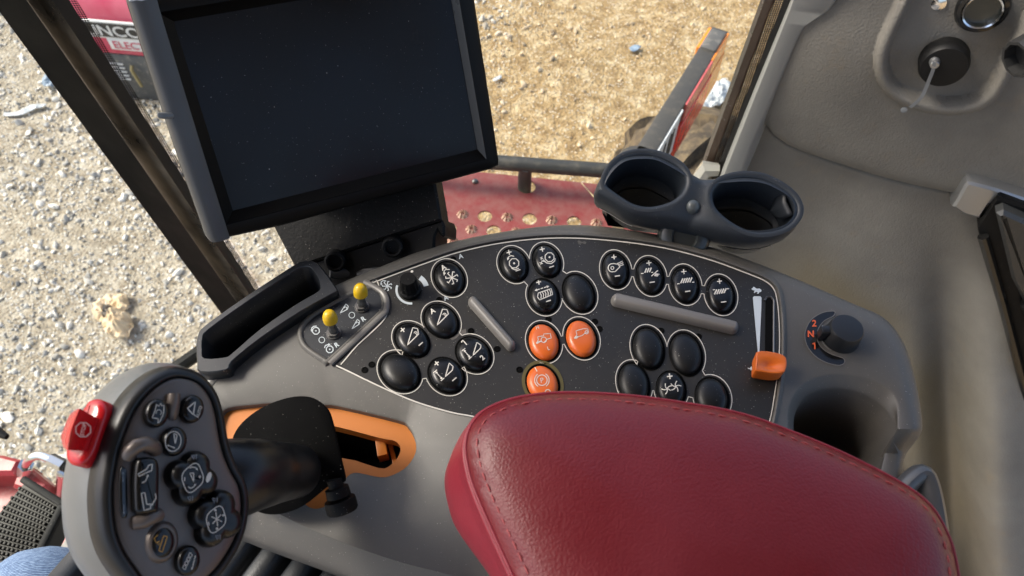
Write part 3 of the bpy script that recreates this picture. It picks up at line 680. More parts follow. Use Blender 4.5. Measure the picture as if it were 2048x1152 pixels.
for j in range(GX.shape[0]-1):
    for i in range(wd_-1):
        if GX[j, i+1]-leftx[j, i+1] < -1 or (GX[j, i] == GX[j, i+1] and GX[j+1, i] == GX[j+1, i+1]): continue
        b.f.append([j*wd_+i, j*wd_+i+1, (j+1)*wd_+i+1, (j+1)*wd_+i])
sp = thing('side_panel', Wpt(1750, 300), 'moulded taupe vinyl side panel with a raised U ridge, filling the right side', 'panel')
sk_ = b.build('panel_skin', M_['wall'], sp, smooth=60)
# ochre tint mixed into the lower panel's colour, beside the console
ca = sk_.data.color_attributes.new('dust_tint', 'FLOAT_COLOR', 'POINT')
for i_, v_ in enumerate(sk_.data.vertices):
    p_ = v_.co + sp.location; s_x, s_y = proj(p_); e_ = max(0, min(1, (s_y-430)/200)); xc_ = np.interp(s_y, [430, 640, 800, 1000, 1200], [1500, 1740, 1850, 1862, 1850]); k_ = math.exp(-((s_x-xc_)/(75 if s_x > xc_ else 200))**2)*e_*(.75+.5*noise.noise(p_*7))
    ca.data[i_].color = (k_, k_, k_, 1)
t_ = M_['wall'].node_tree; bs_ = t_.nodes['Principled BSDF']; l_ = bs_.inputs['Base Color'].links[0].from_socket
an_ = t_.nodes.new('ShaderNodeAttribute'); an_.attribute_name = 'dust_tint'; mx_ = t_.nodes.new('ShaderNodeMix'); mx_.data_type = 'RGBA'; mx_.clamp_factor = True
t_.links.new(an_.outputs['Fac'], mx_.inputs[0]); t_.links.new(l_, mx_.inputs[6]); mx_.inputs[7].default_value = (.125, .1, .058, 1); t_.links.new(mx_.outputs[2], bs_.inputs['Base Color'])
# pillar trim
b = MB(); c1 = [(1625,-120),(1582,0),(1509,182),(1444,347),(1376,520)]; c2 = [(1740,-120),(1660,0),(1612,33),(1600,55),(1575,113),(1539,197),(1509,266),(1480,347),(1408,520)]; c3 = [(1780,-120),(1690,0),(1655,24),(1631,42),(1614,62),(1582,135),(1546,219),(1520,281),(1491,347),(1415,520)]
def pol(c, y): return ext(*next(((a[0], a[1], d[0], d[1]) for a, d in zip(c[:-1], c[1:]) if a[1] <= y <= d[1])), y)
yy = list(range(-120, 521, 8)); cols = []
for y in yy:
    x1, x2, x3 = pol(c1, y), pol(c2, y), pol(c3, y)
    cols.append([Wpt(x1, y, -.03), Wpt(x1, y, .028), Wpt(x1+2, y, .031), Wpt(x2-5, y, .033), Wpt(x2-1, y, .031), Wpt(x2+2, y, .026), Wpt(x3, y, .0)])
b.loft(cols, False); b.build('pillar_trim', M_['trim'], sp, smooth=50)
# knob with hanging strap, socket, connector on the panel
Nw = -nw_
kb = Wsf(1886, 103, 0); b = MB(); b.lathe(kb, Nw, [(.0295,-.01), (.0295,.0), (.031,.003), (.0295,.009), (.0305,.016), (.0305,.019), (.0288,.024), (.0275,.026), (.014,.027)], 48, False, True, lambda i, z: 1.0 + (.02 if z < .002 and i % 16 == 3 else 0))
o_k = b.build('round_cap', mat('rubber_cap', (.003,.003,.003), .55, bump=.1, spec=.25), sp)
sc = atp(1869, 124, kb + Nw*.028, Nw); b = MB(); b.lathe(sc - Nw*.002, Nw, [(.0065,0), (.0065,.004), (.0055,.006), (.0055,.010), (.0045,.011)], 20); b.build('screw', M_['silver'], o_k)
b = MB(); st = [(1869,124,.038), (1866,140,.036), (1859,158,.032), (1851,178,.029), (1843,194,.027), (1830,207,.024), (1820,215,.022)]
b.loft([[atp(x-wv, y-wv*.4, kb+Nw*l, Nw), atp(x+wv, y+wv*.4, kb+Nw*l, Nw), atp(x+wv, y+wv*.4, kb+Nw*(l-.002), Nw), atp(x-wv, y-wv*.4, kb+Nw*(l-.002), Nw)] for (x, y, l), wv in [((v.x, v.y, v.z/1000), 3.4) for v in cr([(x, y, l*1000) for x, y, l in st], 4, False)]], True, True, True)
b.lathe(atp(1808, 219, kb+Nw*.021, Nw), Nw, [(.0042,0), (.0045,.0012), (.003,.0016)], 10); b.build('hanging_strap', mat('strap_grey', (.2,.21,.22), .45, var=.15), o_k)
so_ = Wsf(1963, 6, 0); b = MB(); b.lathe(so_, Nw, [(.030,-.004), (.031,.006), (.0285,.011), (.024,.012), (.0225,.006)], 48, False, False); sk = b.build('power_socket', M_['blackgloss'], sp)
b = MB(); b.lathe(so_, Nw, [(.0235,.011), (.0225,.0135), (.0205,.0125), (.0195,.004)], 48, False, False); b.build('metal_ring', M_['chrome'], sk)
b = MB(); b.lathe(so_, Nw, [(.021,.002), (.02,.004)], 32); b.build('socket_lid', mat('socket_lid', (.03,.033,.028), .3), sk)
sc2 = Wsf(1877, -4, -.002); MB().lathe(sc2, Nw, [(.010,0), (.009,.004), (.003,.006)], 16).build('screw', M_['chrome'], sp)
cx_ = Vector((-.86, -.2, -.1)); c0 = Wsf(2052, 62, .03)
cd = (atd(2020, 58, 1) - atd(2060, 40, 1)).normalized()
b = MB(); b.lathe(c0, cd - Vector((0,0,.0)) , [(.018,-.05), (.026,-.03), (.028,-.01), (.026,.0), (.024,.02), (.02,.02), (.0195,.004)], 10, True, True); cn = b.build('cable_connector', mat('connector_black', (.016,.016,.016), .5), sp)
b = MB(); b.tube([c0 - cd*.04, c0 - cd*.1 + Vector((0,0,.05)), c0 - cd*.2 + Vector((0,0,.15))], .014, 12); b.build('cable', M_['black'], cn)
# storage box with silver corner handle
bx = thing('storage_box', Wpt(2000, 560, .05), 'black storage box with a silver grab handle in the side panel', 'storage box')
def W3(x, y, l): return Wpt(x, y, l)
b = MB(); b.loft([[W3(x, y, .045) for x, y in [(1952, 420), (1990, 362), (2400, 490), (2400, 1100), (2130, 1100), (2060, 830)]], [W3(x, y, -.02) for x, y in [(1952, 412), (1990, 355), (2400, 480), (2400, 1120), (2120, 1120), (2050, 836)]]], True, True, True); b.build('body', M_['black'], bx, smooth=20)
b = MB(); b.tube([W3(1962, 430, .05), W3(2000, 560, .05), W3(2054, 770, .05), W3(2130, 1050, .05)], .008, 10); b.build('edge_bead', M_['blackgloss'], bx)
b = MB(); q = [(1985, 372), (2000, 366), (2120, 420), (2120, 640), (2044, 556), (2016, 500)]
b.pillow([W3(x, y, .046) for x, y in q], Nw, [(0,0), (0,.016), (.005,.022), (.012,.022)]); b.build('lid', mat('box_lid', (.022,.023,.023), .32, speck=.3), bx, smooth=25)
b = MB(); b.pillow([W3(x, y, .046) for x, y in [(2034, 560), (2052, 548), (2200, 700), (2200, 1000), (2120, 830)]], Nw, [(0,0), (0,.014), (.004,.02)]); b.build('lid', M_['monitor_dark'], bx, smooth=25)
b = MB(); q = [(1899, 386), (1908, 372), (1924, 342), (1931, 335), (1942, 335), (1990, 347), (2110, 388), (2110, 402), (1996, 362), (1988, 366), (1962, 408), (1955, 411), (1922, 402)]
b.pillow([W3(x, y, .03) for x, y in q], Nw, [(.0,-.03), (0,-.006), (.002,.002), (.006,.005)]); b.build('grab_handle', M_['silver'], bx, smooth=30)
# ================================================================== CONSOLE
con = thing('control_console', at(1100, 700, 0), 'grey control console with black button panel, orange switches and a cup well', 'console')
TOP = [((425,772),(400,754)), ((465,738),(445,722)), ((560,668),(545,650)), ((650,605),(640,588)), ((690,580),(682,566)), ((765,549),(760,534)), ((870,511),(866,494)), ((1000,481),(998,465)), ((1130,467),(1130,450)),
 ((1250,477),(1252,459)), ((1400,508),(1404,489)), ((1550,563),(1556,543)), ((1690,625),(1698,604)), ((1752,660),(1768,636)), ((1782,697),(1806,684)), ((1799,746),(1826,740)), ((1812,800),(1838,796)), ((1824,850),(1845,852)), ((1822,880),(1838,882)), ((1816,915),(1830,918)),
 ((1815,1000),(1830,1000)), ((1815,1100),(1830,1100)), ((1700,1240),(1700,1262)), ((1200,1250),(1200,1280)), ((980,1172),(950,1235)), ((811,1127),(770,1180)), ((719,1097),(660,1133)), ((640,1066),(556,1095)), ((566,1032),(490,1070)), ((490,990),(442,1042)), ((440,930),(415,935)), ((422,850),(398,850))]
tp = cr([(a[0], a[1], 0) for a, b_ in TOP], 5); op = cr([(b_[0], b_[1], 0) for a, b_ in TOP], 5)
well_o = [(1574,850),(1576,812),(1593,778),(1622,756),(1663,746),(1710,749),(1754,762),(1782,780),(1797,806),(1801,845),(1796,900),(1776,960),(1730,1010),(1660,1015),(1606,970),(1581,900)]
well_i = [(1585,852),(1591,815),(1612,790),(1646,776),(1690,774),(1732,786),(1764,806),(1784,831),(1792,860),(1786,905),(1764,955),(1724,995),(1664,1000),(1614,960),(1591,902)]
well_i = [(1585,852),(1590,818),(1607,793),(1633,779),(1668,773),(1705,777),(1740,790),(1768,810),(1785,835),(1792,862),(1786,905),(1764,955),(1724,995),(1664,1000),(1614,960),(1591,902)]
gate_o = [(436,905),(432,860),(438,828),(455,812),(500,806),(560,802),(651,806),(679,809),(794,836),(818,849),(833,877),(834,905),(817,933),(789,951),(760,957),(715,948),(698,953),(684,972),(660,1008),(640,1019),(622,1019),(606,1010),(585,990),(520,960),(460,940)]
gate_i = [(520,850),(600,842),(672,853),(760,876),(790,882),(801,896),(796,914),(779,932),(757,936),(684,916),(600,930),(540,935),(510,900)]
xy = lambda P, z=0.0: [tuple(at(v[0], v[1], z)[:2]) for v in P]
sm = lambda P, n=4: [(v.x, v.y) for v in cr([(p[0], p[1], 0) for p in P], n)]
wo, wi, go, gi = sm(well_o), sm(well_i), sm(gate_o, 3), sm(gate_i, 3)
def sst(t): t = min(1, max(0, t)); return t*t*(3-2*t)
def ztop(x, y):
    p = proj((x, y, 0)); return -.02*sst((p[1]-858)/24)*sst((p[0]-1768)/16) if p[0] > 1760 else 0.0
b = MB()
top2 = xy([(v.x, v.y) for v in tp])
b.fillh(top2, lambda x, y, d: ztop(x, y), [xy(wo), xy(go)])
zt0 = [ztop(x, y) for x, y in top2]
r0_ = [Vector((x, y, z)) for (x, y), z in zip(top2, zt0)]; r3_ = [at(v.x, v.y, -.008) for v in op]
nT = len(r0_); fr_ = [1.0 if 24*5-3 <= i <= 28*5+3 else 0.0 for i in range(nT)]
r3_ = [at(v.x, v.y, -.008 - .012*f) + Vector((0,0,z)) for v, f, z in zip(op, fr_, zt0)]
r1_ = [a.lerp(c, .22) + Vector((0,0,.0012*(1-f))) for a, c, f in zip(r0_, r3_, fr_)]; r2_ = [a.lerp(c, .72) + Vector((0,0,.0018*(1-f))) for a, c, f in zip(r0_, r3_, fr_)]
o2 = offset2([(p.x, p.y) for p in r3_], -.0012); r4_ = [Vector((p[0], p[1], -.013 - .012*f + z)) for p, f, z in zip(o2, fr_, zt0)]; r5_ = [Vector((p[0], p[1], -.04)) for p in o2]
o3 = offset2([(p.x, p.y) for p in r3_], .02); r6_ = [Vector((p[0], p[1], -.09)) for p in o3]
b.loft([r0_, r1_, r2_, r3_, r4_, r5_, r6_], True)
def ringz(P, z): return [Vector((x, y, z)) for x, y in P]
wo2, wi2 = xy(wo), xy(wi, -.008)
zw = [ztop(*p) for p in wo2]
def rz(P, z): return [Vector((p[0], p[1], z + q)) for p, q in zip(P, zw)]
b.loft([rz(wo2, 0), rz(offset2(wo2, .0015), -.0012), rz([Vector(a).lerp(Vector(c), .6) for a, c in zip(offset2(wo2, .0015), wi2)], -.005), rz(wi2, -.0075), rz(offset2(wi2, .0014), -.010), ringz(offset2(wi2, .004), -.11)], True, False, True)
go2 = xy(go); b.loft([ringz(go2, 0), ringz(offset2(go2, .0012), -.001), ringz(offset2(go2, .0016), -.012)], True)
b.build('shell', M_['console'], con, smooth=42)
# rim ridge round the panel
PAN = [(741,567),(800,545),(850,527),(905,508),(960,494),(1010,485),(1060,479),(1110,476),(1170,477),(1240,483),(1300,491),(1360,503),(1430,523),(1500,549),(1530,562),(1547,577),(1554,600),(1558,640),(1559,690),(1556,740),(1549,790),(1541,835),(1530,872)]
LOW = [(1400,900),(1200,890),(1080,868),(960,836),(900,824),(830,803),(760,773),(700,744),(672,731),(715,690),(752,656),(770,636),(776,618),(773,600),(762,583)]
pan = sm(PAN + LOW, 4)
PZt = .0006
pan2 = xy(pan)
b = MB(); b.fillh(pan2, lambda x, y, d: PZt); b.loft([ringz(pan2, PZt), ringz(pan2, -.001)]); b.build('button_panel', M_['panel'], con)
arc = cr([(p[0], p[1], 0) for p in [(741,567),(800,545),(850,527),(905,508),(960,494),(1010,485),(1060,479),(1110,476),(1170,477),(1240,483),(1300,491),(1360,503),(1430,523),(1500,549),(1530,562),(1547,577),(1554,600),(1558,640),(1559,690),(1556,740),(1549,790),(1541,835),(1530,872),(1515,905)]], 4, False)
def off_px(P, d):
    out = []
    for i in range(len(P)):
        t = (P[min(i+1, len(P)-1)] - P[max(i-1, 0)]).normalized(); out.append(Vector((P[i].x + t.y*d, P[i].y - t.x*d, 0)))
    return out
def ridge(P, spec, name, m, closed=False):
    b = MB(); b.loft([[at(v.x, v.y, z) for v in off_px(P, d)] for d, z in spec], closed); rings = b.v
    # transpose-safe: rows run along the path
    return b.build(name, m, con, smooth=60)
ridge(arc, [(3, .0002), (4.5, .0016), (6.5, .0028), (9, .0030), (12, .0016), (15, .0003)], 'panel_rim', M_['console'])
# white key line round the panel
mk = MB(); Mz = lambda z: (lambda x, y: at(x, y, z))
mk.stroke([(v.x, v.y) for v in arc], 2.1, Mz(.0011))
mk.stroke(sm([(741,567),(762,583),(773,600),(776,618),(770,636),(752,656),(715,690),(672,731)], 5)[:-6], 2.2, Mz(.0011))
lowl = cr([(p[0], p[1], 0) for p in [(672,731),(700,744),(760,773),(830,803),(900,824),(960,836),(1080,868),(1200,890),(1400,902),(1515,905)]], 4, False)
mk.stroke([(v.x, v.y) for v in lowl], 2.6, Mz(.0011))
mk.build('key_line', M_['white'], con, smooth=0)

# ---------------------------------------------------------------- buttons
K = .3125
def c4(x, y): return (700 + K*x, 470 + K*y)
def c5(x, y): return (1180 + K*x, 470 + K*y)
BT = []
class Dome:
    def __init__(s, c, a, b, th, z0=.0005, h=.0062, tilt=0.0, dip=0.0):
        s.c, s.a, s.b, s.th = c, a, b, th; s.z0, s.h, s.tilt, s.dip = z0, h, tilt, dip
        zm = z0 + h*.6
        s.O = at(c[0], c[1], zm); cs, sn = math.cos(R(th)), math.sin(R(th))
        s.U = at(c[0]+a*cs, c[1]+a*sn, zm) - s.O; s.V = at(c[0]-b*sn, c[1]+b*cs, zm) - s.O
        s.inv = Matrix(((s.U.x, s.V.x), (s.U.y, s.V.y))).inverted()
    def hz(s, u, v):
        r2 = min(1, u*u+v*v); e = (1 - r2**1.7)**.42
        return s.z0 + s.h*(e + s.tilt*u - s.dip*(1-r2)**2)
    def M(s, lift=.00025):
        def f(px_, py_):
            z = s.z0 + s.h
            for _ in range(3):
                p = at(px_, py_, z); q = s.inv @ Vector((p.x-s.O.x, p.y-s.O.y)); z = s.hz(q.x, q.y)
            return Vector((p.x, p.y, z+lift))
        return f
    def mesh(s):
        b = MB(); rings = []; n = 44
        for r in (.04, .2, .38, .55, .7, .8, .87, .92, .955, .98, .995):
            rings.append([Vector((*(s.O + s.U*(r*math.cos(6.2832*i/n)) + s.V*(r*math.sin(6.2832*i/n)))[:2], s.hz(r*math.cos(6.2832*i/n), r*math.sin(6.2832*i/n)))) for i in range(n)])
        rings.append([Vector((v.x, v.y, s.z0-.001)) for v in rings[-1]])
        b.loft(rings, True, True, False); return b
def plus(b, M, x, y, s, w, ang):
    c, n = math.cos(R(ang))*s, math.sin(R(ang))*s
    b.stroke([(x-c, y-n), (x+c, y+n)], w, M); b.stroke([(x+n, y-c), (x-n, y+c)], w, M)
def minus(b, M, x, y, s, w, ang):
    c, n = math.cos(R(ang))*s, math.sin(R(ang))*s; b.stroke([(x-c, y-n), (x+c, y+n)], w, M)
def head(b, M, x, y, ang, s):
    c, n = math.cos(R(ang)), math.sin(R(ang))
    b.fill([(x+c*s, y+n*s), (x-c*s*.5-n*s*.75, y-n*s*.5+c*s*.75), (x-c*s*.5+n*s*.75, y-n*s*.5-c*s*.75)], M)
W = 1.85
def poly(cc, pts): return [cc(*p) for p in pts]
def star(b, M, x, y, r, w, n=7, a0=10, foot=.3, sq=1.0):
    for k in range(n):
        a = R(a0 + 360*k/n); ex, ey = x + r*math.cos(a), y + r*math.sin(a)*sq
        b.stroke([(x, y), (ex, ey)], w, M)
        if foot: b.stroke([(ex - math.sin(a)*r*foot, ey + math.cos(a)*r*foot), (ex + math.sin(a)*r*foot*.2, ey - math.cos(a)*r*foot*.2)], w, M)
def ngon(x, y, r, n=8, a0=22): return [(x + r*math.cos(R(a0+360*k/n)), y + r*math.sin(R(a0+360*k/n))) for k in range(n)]
# -- icon painters, traced over the photo (crop coordinates through c4 / c5)
def ic_wheel(b, M):
    x, y = c4(598, 208); b.text('A', x, y, 14, -28, M, .03)
    x, y = c4(652, 275); star(b, M, x, y, 12, W, 7, 20, .35)
    b.stroke(poly(c4, [(604,246),(602,232),(612,222),(638,222)]), W, M); head(b, M, *c4(604,248), 100, 4)
def ic_drum(b, M):
    plus(b, M, *c4(1018,112), 5, W*1.1, -12); p = c4(1050,182); b.stroke(ngon(*p, 10), W, M, True); b.fill(ngon(*p, 2.2), M)
    b.stroke(poly(c4, [(1012,152),(1016,140),(1032,133),(1050,138)]), W, M); head(b, M, *c4(1011,153), 110, 3.5)
    b.stroke(poly(c4, [(1034,214),(1056,224),(1080,214)]), W, M); b.stroke(poly(c4, [(1060,232),(1090,222)]), W, M)
def ic_concave(b, M):
    plus(b, M, *c4(1230,92), 5, W*1.1, -12); p = c4(1277,143); b.stroke(ngon(*p, 9.5), W, M, True); b.fill(ngon(*p, 2), M)
    b.stroke(poly(c4, [(1236,160),(1258,180),(1288,184),(1310,168),(1314,150)]), W, M)
    for q in ((1226,150),(1224,181)): star(b, M, *c4(*q), 3.4, 1.4, 4, 20, 0)
    b.stroke(poly(c4, [(1226,166),(1250,172)]), W, M); minus(b, M, *c4(1290,204), 5, W*1.2, -18)
def ic_sieve(b, M):
    plus(b, M, *c4(1207,303), 5, W*1.1, -12); b.stroke(poly(c4, [(1198,352),(1214,347)]), W, M); b.stroke(poly(c4, [(1220,345),(1236,340)]), W, M); b.stroke(poly(c4, [(1242,338),(1258,333)]), W, M)
    head(b, M, *c4(1192,354), 160, 3.6); head(b, M, *c4(1265,331), -18, 3.6)
    b.stroke(poly(c4, [(1205,372),(1288,344),(1296,382),(1214,416),(1200,398)]), 1.7, M, True)
    for k in range(5): b.stroke(poly(c4, [(1216+15*k,370-5*k),(1224+15*k,386-5*k),(1222+15*k,408-6*k)]), 1.7, M)
    minus(b, M, *c4(1270,423), 5, W*1.2, -18)
def tri(b, M, pts, spiral=None):
    b.stroke(poly(c4, pts), W*1.05, M, True)
    if spiral:
        x, y = c4(*spiral); b.stroke(arcpts(x, y, 3.2, 180, 430), 1.5, M); b.fill(ngon(x, y, 1.2), M)
def ic_hdrA(b, M):
    b.text('A', *c4(528,487), 14, -30, M, .03); tri(b, M, [(558,578),(592,476),(620,478),(630,506)], (605,512))
def ic_hdr(b, M):
    plus(b, M, *c4(337,608), 5, W*1.2, -38); tri(b, M, [(368,705),(402,594),(432,600),(440,634)], (420,630)); minus(b, M, *c4(453,698), 5.5, W*1.2, -40)
def rng_(b, M, p, q):
    b.stroke(poly(c4, [p, q]), W*.9, M); a = math.degrees(math.atan2(q[1]-p[1], q[0]-p[0])); head(b, M, *c4(*p), a+180, 3.6); head(b, M, *c4(*q), a, 3.6)
    for e in (p, q):
        c, n = math.cos(R(a+90))*14, math.sin(R(a+90))*14; o_ = -6 if e is p else 6
        ex, ey = e[0]+math.cos(R(a))*o_*1.6, e[1]+math.sin(R(a))*o_*1.6; b.stroke(poly(c4, [(ex-c, ey-n), (ex+c, ey+n)]), W*.9, M)
def ic_pos12(b, M):
    b.stroke(poly(c4, [(712,688),(722,674),(748,704)]), 2.1, M); b.text('2', *c4(847,785), 14, -40, M, .03); tri(b, M, [(787,772),(812,688),(838,706),(835,726)]); rng_(b, M, (733,742), (764,780))
def ic_pos(b, M):
    plus(b, M, *c4(555,822), 5, W*1.2, -38); minus(b, M, *c4(668,924), 5.5, W*1.2, -40); tri(b, M, [(610,908),(636,820),(660,843),(655,866)]); rng_(b, M, (552,880), (586,918))
def ic_threshH(b, M):
    b.text('H', *c4(1198,591), 10, -15, M, .02); b.text('L', *c4(1270,726), 10, -15, M, .02)
    b.stroke(poly(c4, [(1193,694),(1205,672),(1202,652),(1240,646),(1240,634),(1282,632),(1288,660),(1262,668),(1240,690),(1222,682),(1196,696)]), 1.4, M, True)
    b.stroke(ngon(*c4(1240,672), 5.5, 14), 1.4, M, True); b.stroke(poly(c4, [(1192,690),(1225,680)]), 2.2, M)
def ic_thresh(b, M):
    b.stroke(poly(c4, [(1435,662),(1452,640),(1446,614),(1496,600),(1522,602),(1526,622),(1500,632),(1486,644),(1462,652),(1448,664)]), 1.3, M, True); b.stroke(ngon(*c4(1514,624), 3.2, 12), 1.3, M, True)
    b.stroke(poly(c4, [(1434,660),(1460,650)]), 2.2, M)
def ic_park(b, M):
    b.stroke(poly(c4, [(1183,846),(1197,874)]), W, M); b.stroke(ngon(*c4(1228,930), 10.5, 24), 1.7, M, True); b.text('P', *c4(1228,930), 14, -10, M)
    x, y = c4(1228,930); b.stroke(arcpts(x, y, 14.5, 120, 235), 1.7, M); b.stroke(arcpts(x, y, 14.5, -60, 55), 1.7, M); b.stroke(ngon(*c4(1266,1008), 5.5, 20), 1.7, M, True)
def ic_blower(b, M):
    plus(b, M, *c5(153,142), 5, W*1.1, -8); minus(b, M, *c5(175,263), 5.2, W*1.2, -8)
    b.stroke([c5(176,188), c5(150,183)] + arcpts(*c5(142,211), 8.2, -80, -290, 14) + [c5(160,236), c5(190,206)], 1.8, M); b.stroke(ngon(*c5(143,212), 3, 12), 1.6, M, True)
    b.stroke(poly(c5, [(175,180),(192,208)]), 1.6, M)
    for p, q in (((180,182),(208,168)), ((185,190),(214,178)), ((190,199),(216,190))): b.stroke(poly(c5, [p, q]), 1.5, M)
def slats(b, M, x, y, n, dx, dy, hx, hy, w=2.6):
    for k in range(n): b.stroke(poly(c5, [(x+dx*k, y+dy*k), (x+dx*k+hx, y+dy*k+hy)]), w, M)
def ic_presieve(b, M):
    plus(b, M, *c5(377,180), 5, W*1.1, -8); minus(b, M, *c5(398,303), 5.2, W*1.2, -8); slats(b, M, 350, 243, 3, 15, -2, 12, -29)
    b.stroke(poly(c5, [(326,248),(343,246)]), 1.7, M); b.stroke(poly(c5, [(392,241),(404,239)]), 1.7, M); b.stroke(poly(c5, [(393,264),(434,228)]), 1.8, M)
    for k in range(4): b.stroke(poly(c5, [(412+6*k,264+1*k),(422+6*k,246+k)]), 1.5, M)
    b.stroke(poly(c5, [(412,256),(446,252)]), 1.3, M)
def ic_upsieve(b, M):
    plus(b, M, *c5(600,235), 5, W*1.1, -8); minus(b, M, *c5(625,361), 5.2, W*1.2, -8); slats(b, M, 580, 310, 5, 14.5, -1.5, 14, -31)
    b.stroke(poly(c5, [(558,314),(573,312)]), 1.8, M); b.stroke(poly(c5, [(652,304),(667,302)]), 1.8, M)
def ic_lowsieve(b, M):
    plus(b, M, *c5(828,297), 5, W*1.1, -8); minus(b, M, *c5(855,429), 5.2, W*1.2, -8); slats(b, M, 796, 381, 5, 15, -2, 15, -31)
    b.stroke(poly(c5, [(786,352),(800,350)]), 1.8, M); b.stroke(poly(c5, [(872,346),(890,344)]), 1.8, M)
def ic_fan(b, M):
    plus(b, M, *c5(510,905), 5.6, W*1.3, -6); minus(b, M, *c5(548,1064), 5, W*1.2, -6)
    for cx_, cy_, a0_ in ((493,986,0), (548,970,30)):
        for k in range(5):
            a = a0_ + 72*k; pts = []
            for t in range(7): rr = 36*t/6; aa = R(a + 38*t/6); pts.append(c5(cx_ + rr*math.cos(aa), cy_ + rr*math.sin(aa)))
            if (cx_ < 500 and -50 < ((a+180) % 360)-180 < 10) : pts = pts[:5]
            b.stroke(pts, 1.9, M)
SPEC = {  # name: centre, a, b, angle, material, icon, label
 'wheel': (c4(634,266), 33.5, 27.5, 56, 'button', ic_wheel, 'white', 'black oval button with A and a paddle wheel symbol'),
 'drum': (c4(1048,180), 32.5, 26, 62, 'button', ic_drum, 'white', 'black oval button with plus and an octagonal drum symbol'),
 'concave': (c4(1257,157), 32.5, 25.5, 62, 'button', ic_concave, 'white', 'black oval button with plus, minus and a drum over a concave'),
 'sieve': (c4(1240,380), 34, 28.5, 66, 'button', ic_sieve, 'white', 'black oval button with a dashed double arrow over a slatted grid'),
 'bl1': (c4(1463,360), 38, 28.5, 60, 'blank', None, None, 'plain black oval blank beside the slatted grid button'),
 'hdrA': (c4(582,540), 36.5, 29, 42, 'button', ic_hdrA, 'white', 'black oval button with A and a header triangle symbol'),
 'hdr': (c4(396,665), 37, 29, 40, 'button', ic_hdr, 'white', 'black oval button with plus, minus and a header triangle holding a spiral'),
 'bl2': (c4(318,866), 41.5, 33.5, 38, 'blank', None, None, 'plain black oval blank at the left corner of the panel'),
 'pos': (c4(615,887), 38, 31, 42, 'button', ic_pos, 'white', 'black oval button with plus, minus, double arrow and a triangle'),
 'pos12': (c4(788,752), 37, 30, 42, 'button', ic_pos12, 'white', 'black oval button numbered 1 and 2 with double arrow and a triangle'),
 'or1': (c4(1240,675), 37, 29, 68, 'orange_btn', ic_threshH, 'white', 'orange oval button with H, L and a harvester outline'),
 'or2': (c4(1480,652), 37.5, 29, 66, 'orange_btn', ic_thresh, 'white', 'orange oval button with only a harvester outline'),
 'park': (c4(1232,940), 37, 30, 62, 'orange_btn', ic_park, 'white', 'orange oval parking brake button in an olive ring'),
 'blower': (c5(163,213), 33.5, 25, 76, 'button', ic_blower, 'white', 'black oval button with a blower symbol, first in the row of four'),
 'presieve': (c5(384,253), 34.5, 26, 74, 'button', ic_presieve, 'white', 'black oval button with three slats and a slash'),
 'upsieve': (c5(608,308), 35, 26, 74, 'button', ic_upsieve, 'white', 'black oval button with five slats between low dashes'),
 'lowsieve': (c5(836,373), 35.5, 26, 72, 'button', ic_lowsieve, 'white', 'black oval button with five slats between high dashes, last in the row of four'),
 'bl3': (c5(374,715), 41, 29.5, 74, 'blank', None, None, 'plain black oval blank, upper left of the five by the fan button'),
 'bl4': (c5(614,752), 42, 30.5, 72, 'blank', None, None, 'plain black oval blank, upper right of the five by the fan button'),
 'bl5': (c5(281,940), 41, 29, 74, 'blank', None, None, 'plain black oval blank left of the fan button'),
 'fan': (c5(519,976), 35, 28, 76, 'button', ic_fan, 'white', 'black oval button with plus and two curved fan rotors'),
 'bl6': (c5(781,1028), 39, 31, 68, 'blank', None, None, 'plain black oval blank right of the fan button'),
}
for k, (c, a, b2, th, m, ic, im, lab) in SPEC.items():
    D = Dome(c, a, b2, th, h=.0068 if m == 'blank' else .0066, tilt=.0, dip=-.06 if m == 'blank' else .1)
    o = D.mesh().build('button', M_[m], con, smooth=70); o['label'] = lab
    BT.append(D)
    g_ = MB(); g_.fill(ell(c[0]+.5, c[1]+3.5, a*1.1, b2*1.1, th, 40), lambda x, y: at(x, y, .0009), 12); g_.build('socket', M_['hole'], o, smooth=0)
    if ic:
        q = MB(); ic(q, D.M()); q.build('symbol', M_[im], o, smooth=0)
# key lines round the button groups
def rp_(k, ang, g=1.2):   # point of the ring of button k in direction ang (photo space)
    c, a, b2, th = SPEC[k][:4]; a, b2 = a*1.03 + 6.2, b2*1.03 + 6.2; t = R(ang - th); r = a*b2/math.sqrt((b2*math.cos(t))**2 + (a*math.sin(t))**2)
    return (c[0] + .5 + r*math.cos(R(ang)), c[1] + 3 + r*math.sin(R(ang)))
def dir_(a, b_): ca, cb = SPEC[a][0], SPEC[b_][0]; return math.degrees(math.atan2(cb[1]-ca[1], cb[0]-ca[0]))
def group(seq, dl=13, w=1.7):
    P = []; n = len(seq)
    for i in range(n):
        k = seq[i]; a_in = dir_(k, seq[i-1]) + dl; a_out = dir_(k, seq[(i+1) % n]) - dl
        while a_out <= a_in: a_out += 360
        while a_out - a_in > 360: a_out -= 360
        m = max(3, int((a_out-a_in)/7)); P += [rp_(k, a_in + (a_out-a_in)*j/m) for j in range(m+1)]
    gl = MB(); gl.stroke(P, w, Mz(.0013), True); gl.build('key_line', M_['white'], con, smooth=0)
group(['drum', 'concave', 'bl1', 'sieve'])
group(['bl2', 'hdr', 'hdrA', 'pos12', 'pos'])
group(['or1', 'or2'])
group(['blower', 'presieve', 'upsieve', 'lowsieve', 'upsieve', 'presieve'])
group(['bl5', 'bl3', 'bl4', 'bl6', 'fan'])
P = [rp_('wheel', a) for a in range(0, 360, 8)]; gl = MB(); gl.stroke(P, 1.7, Mz(.0013), True); gl.build('key_line', M_['white'], con, smooth=0)
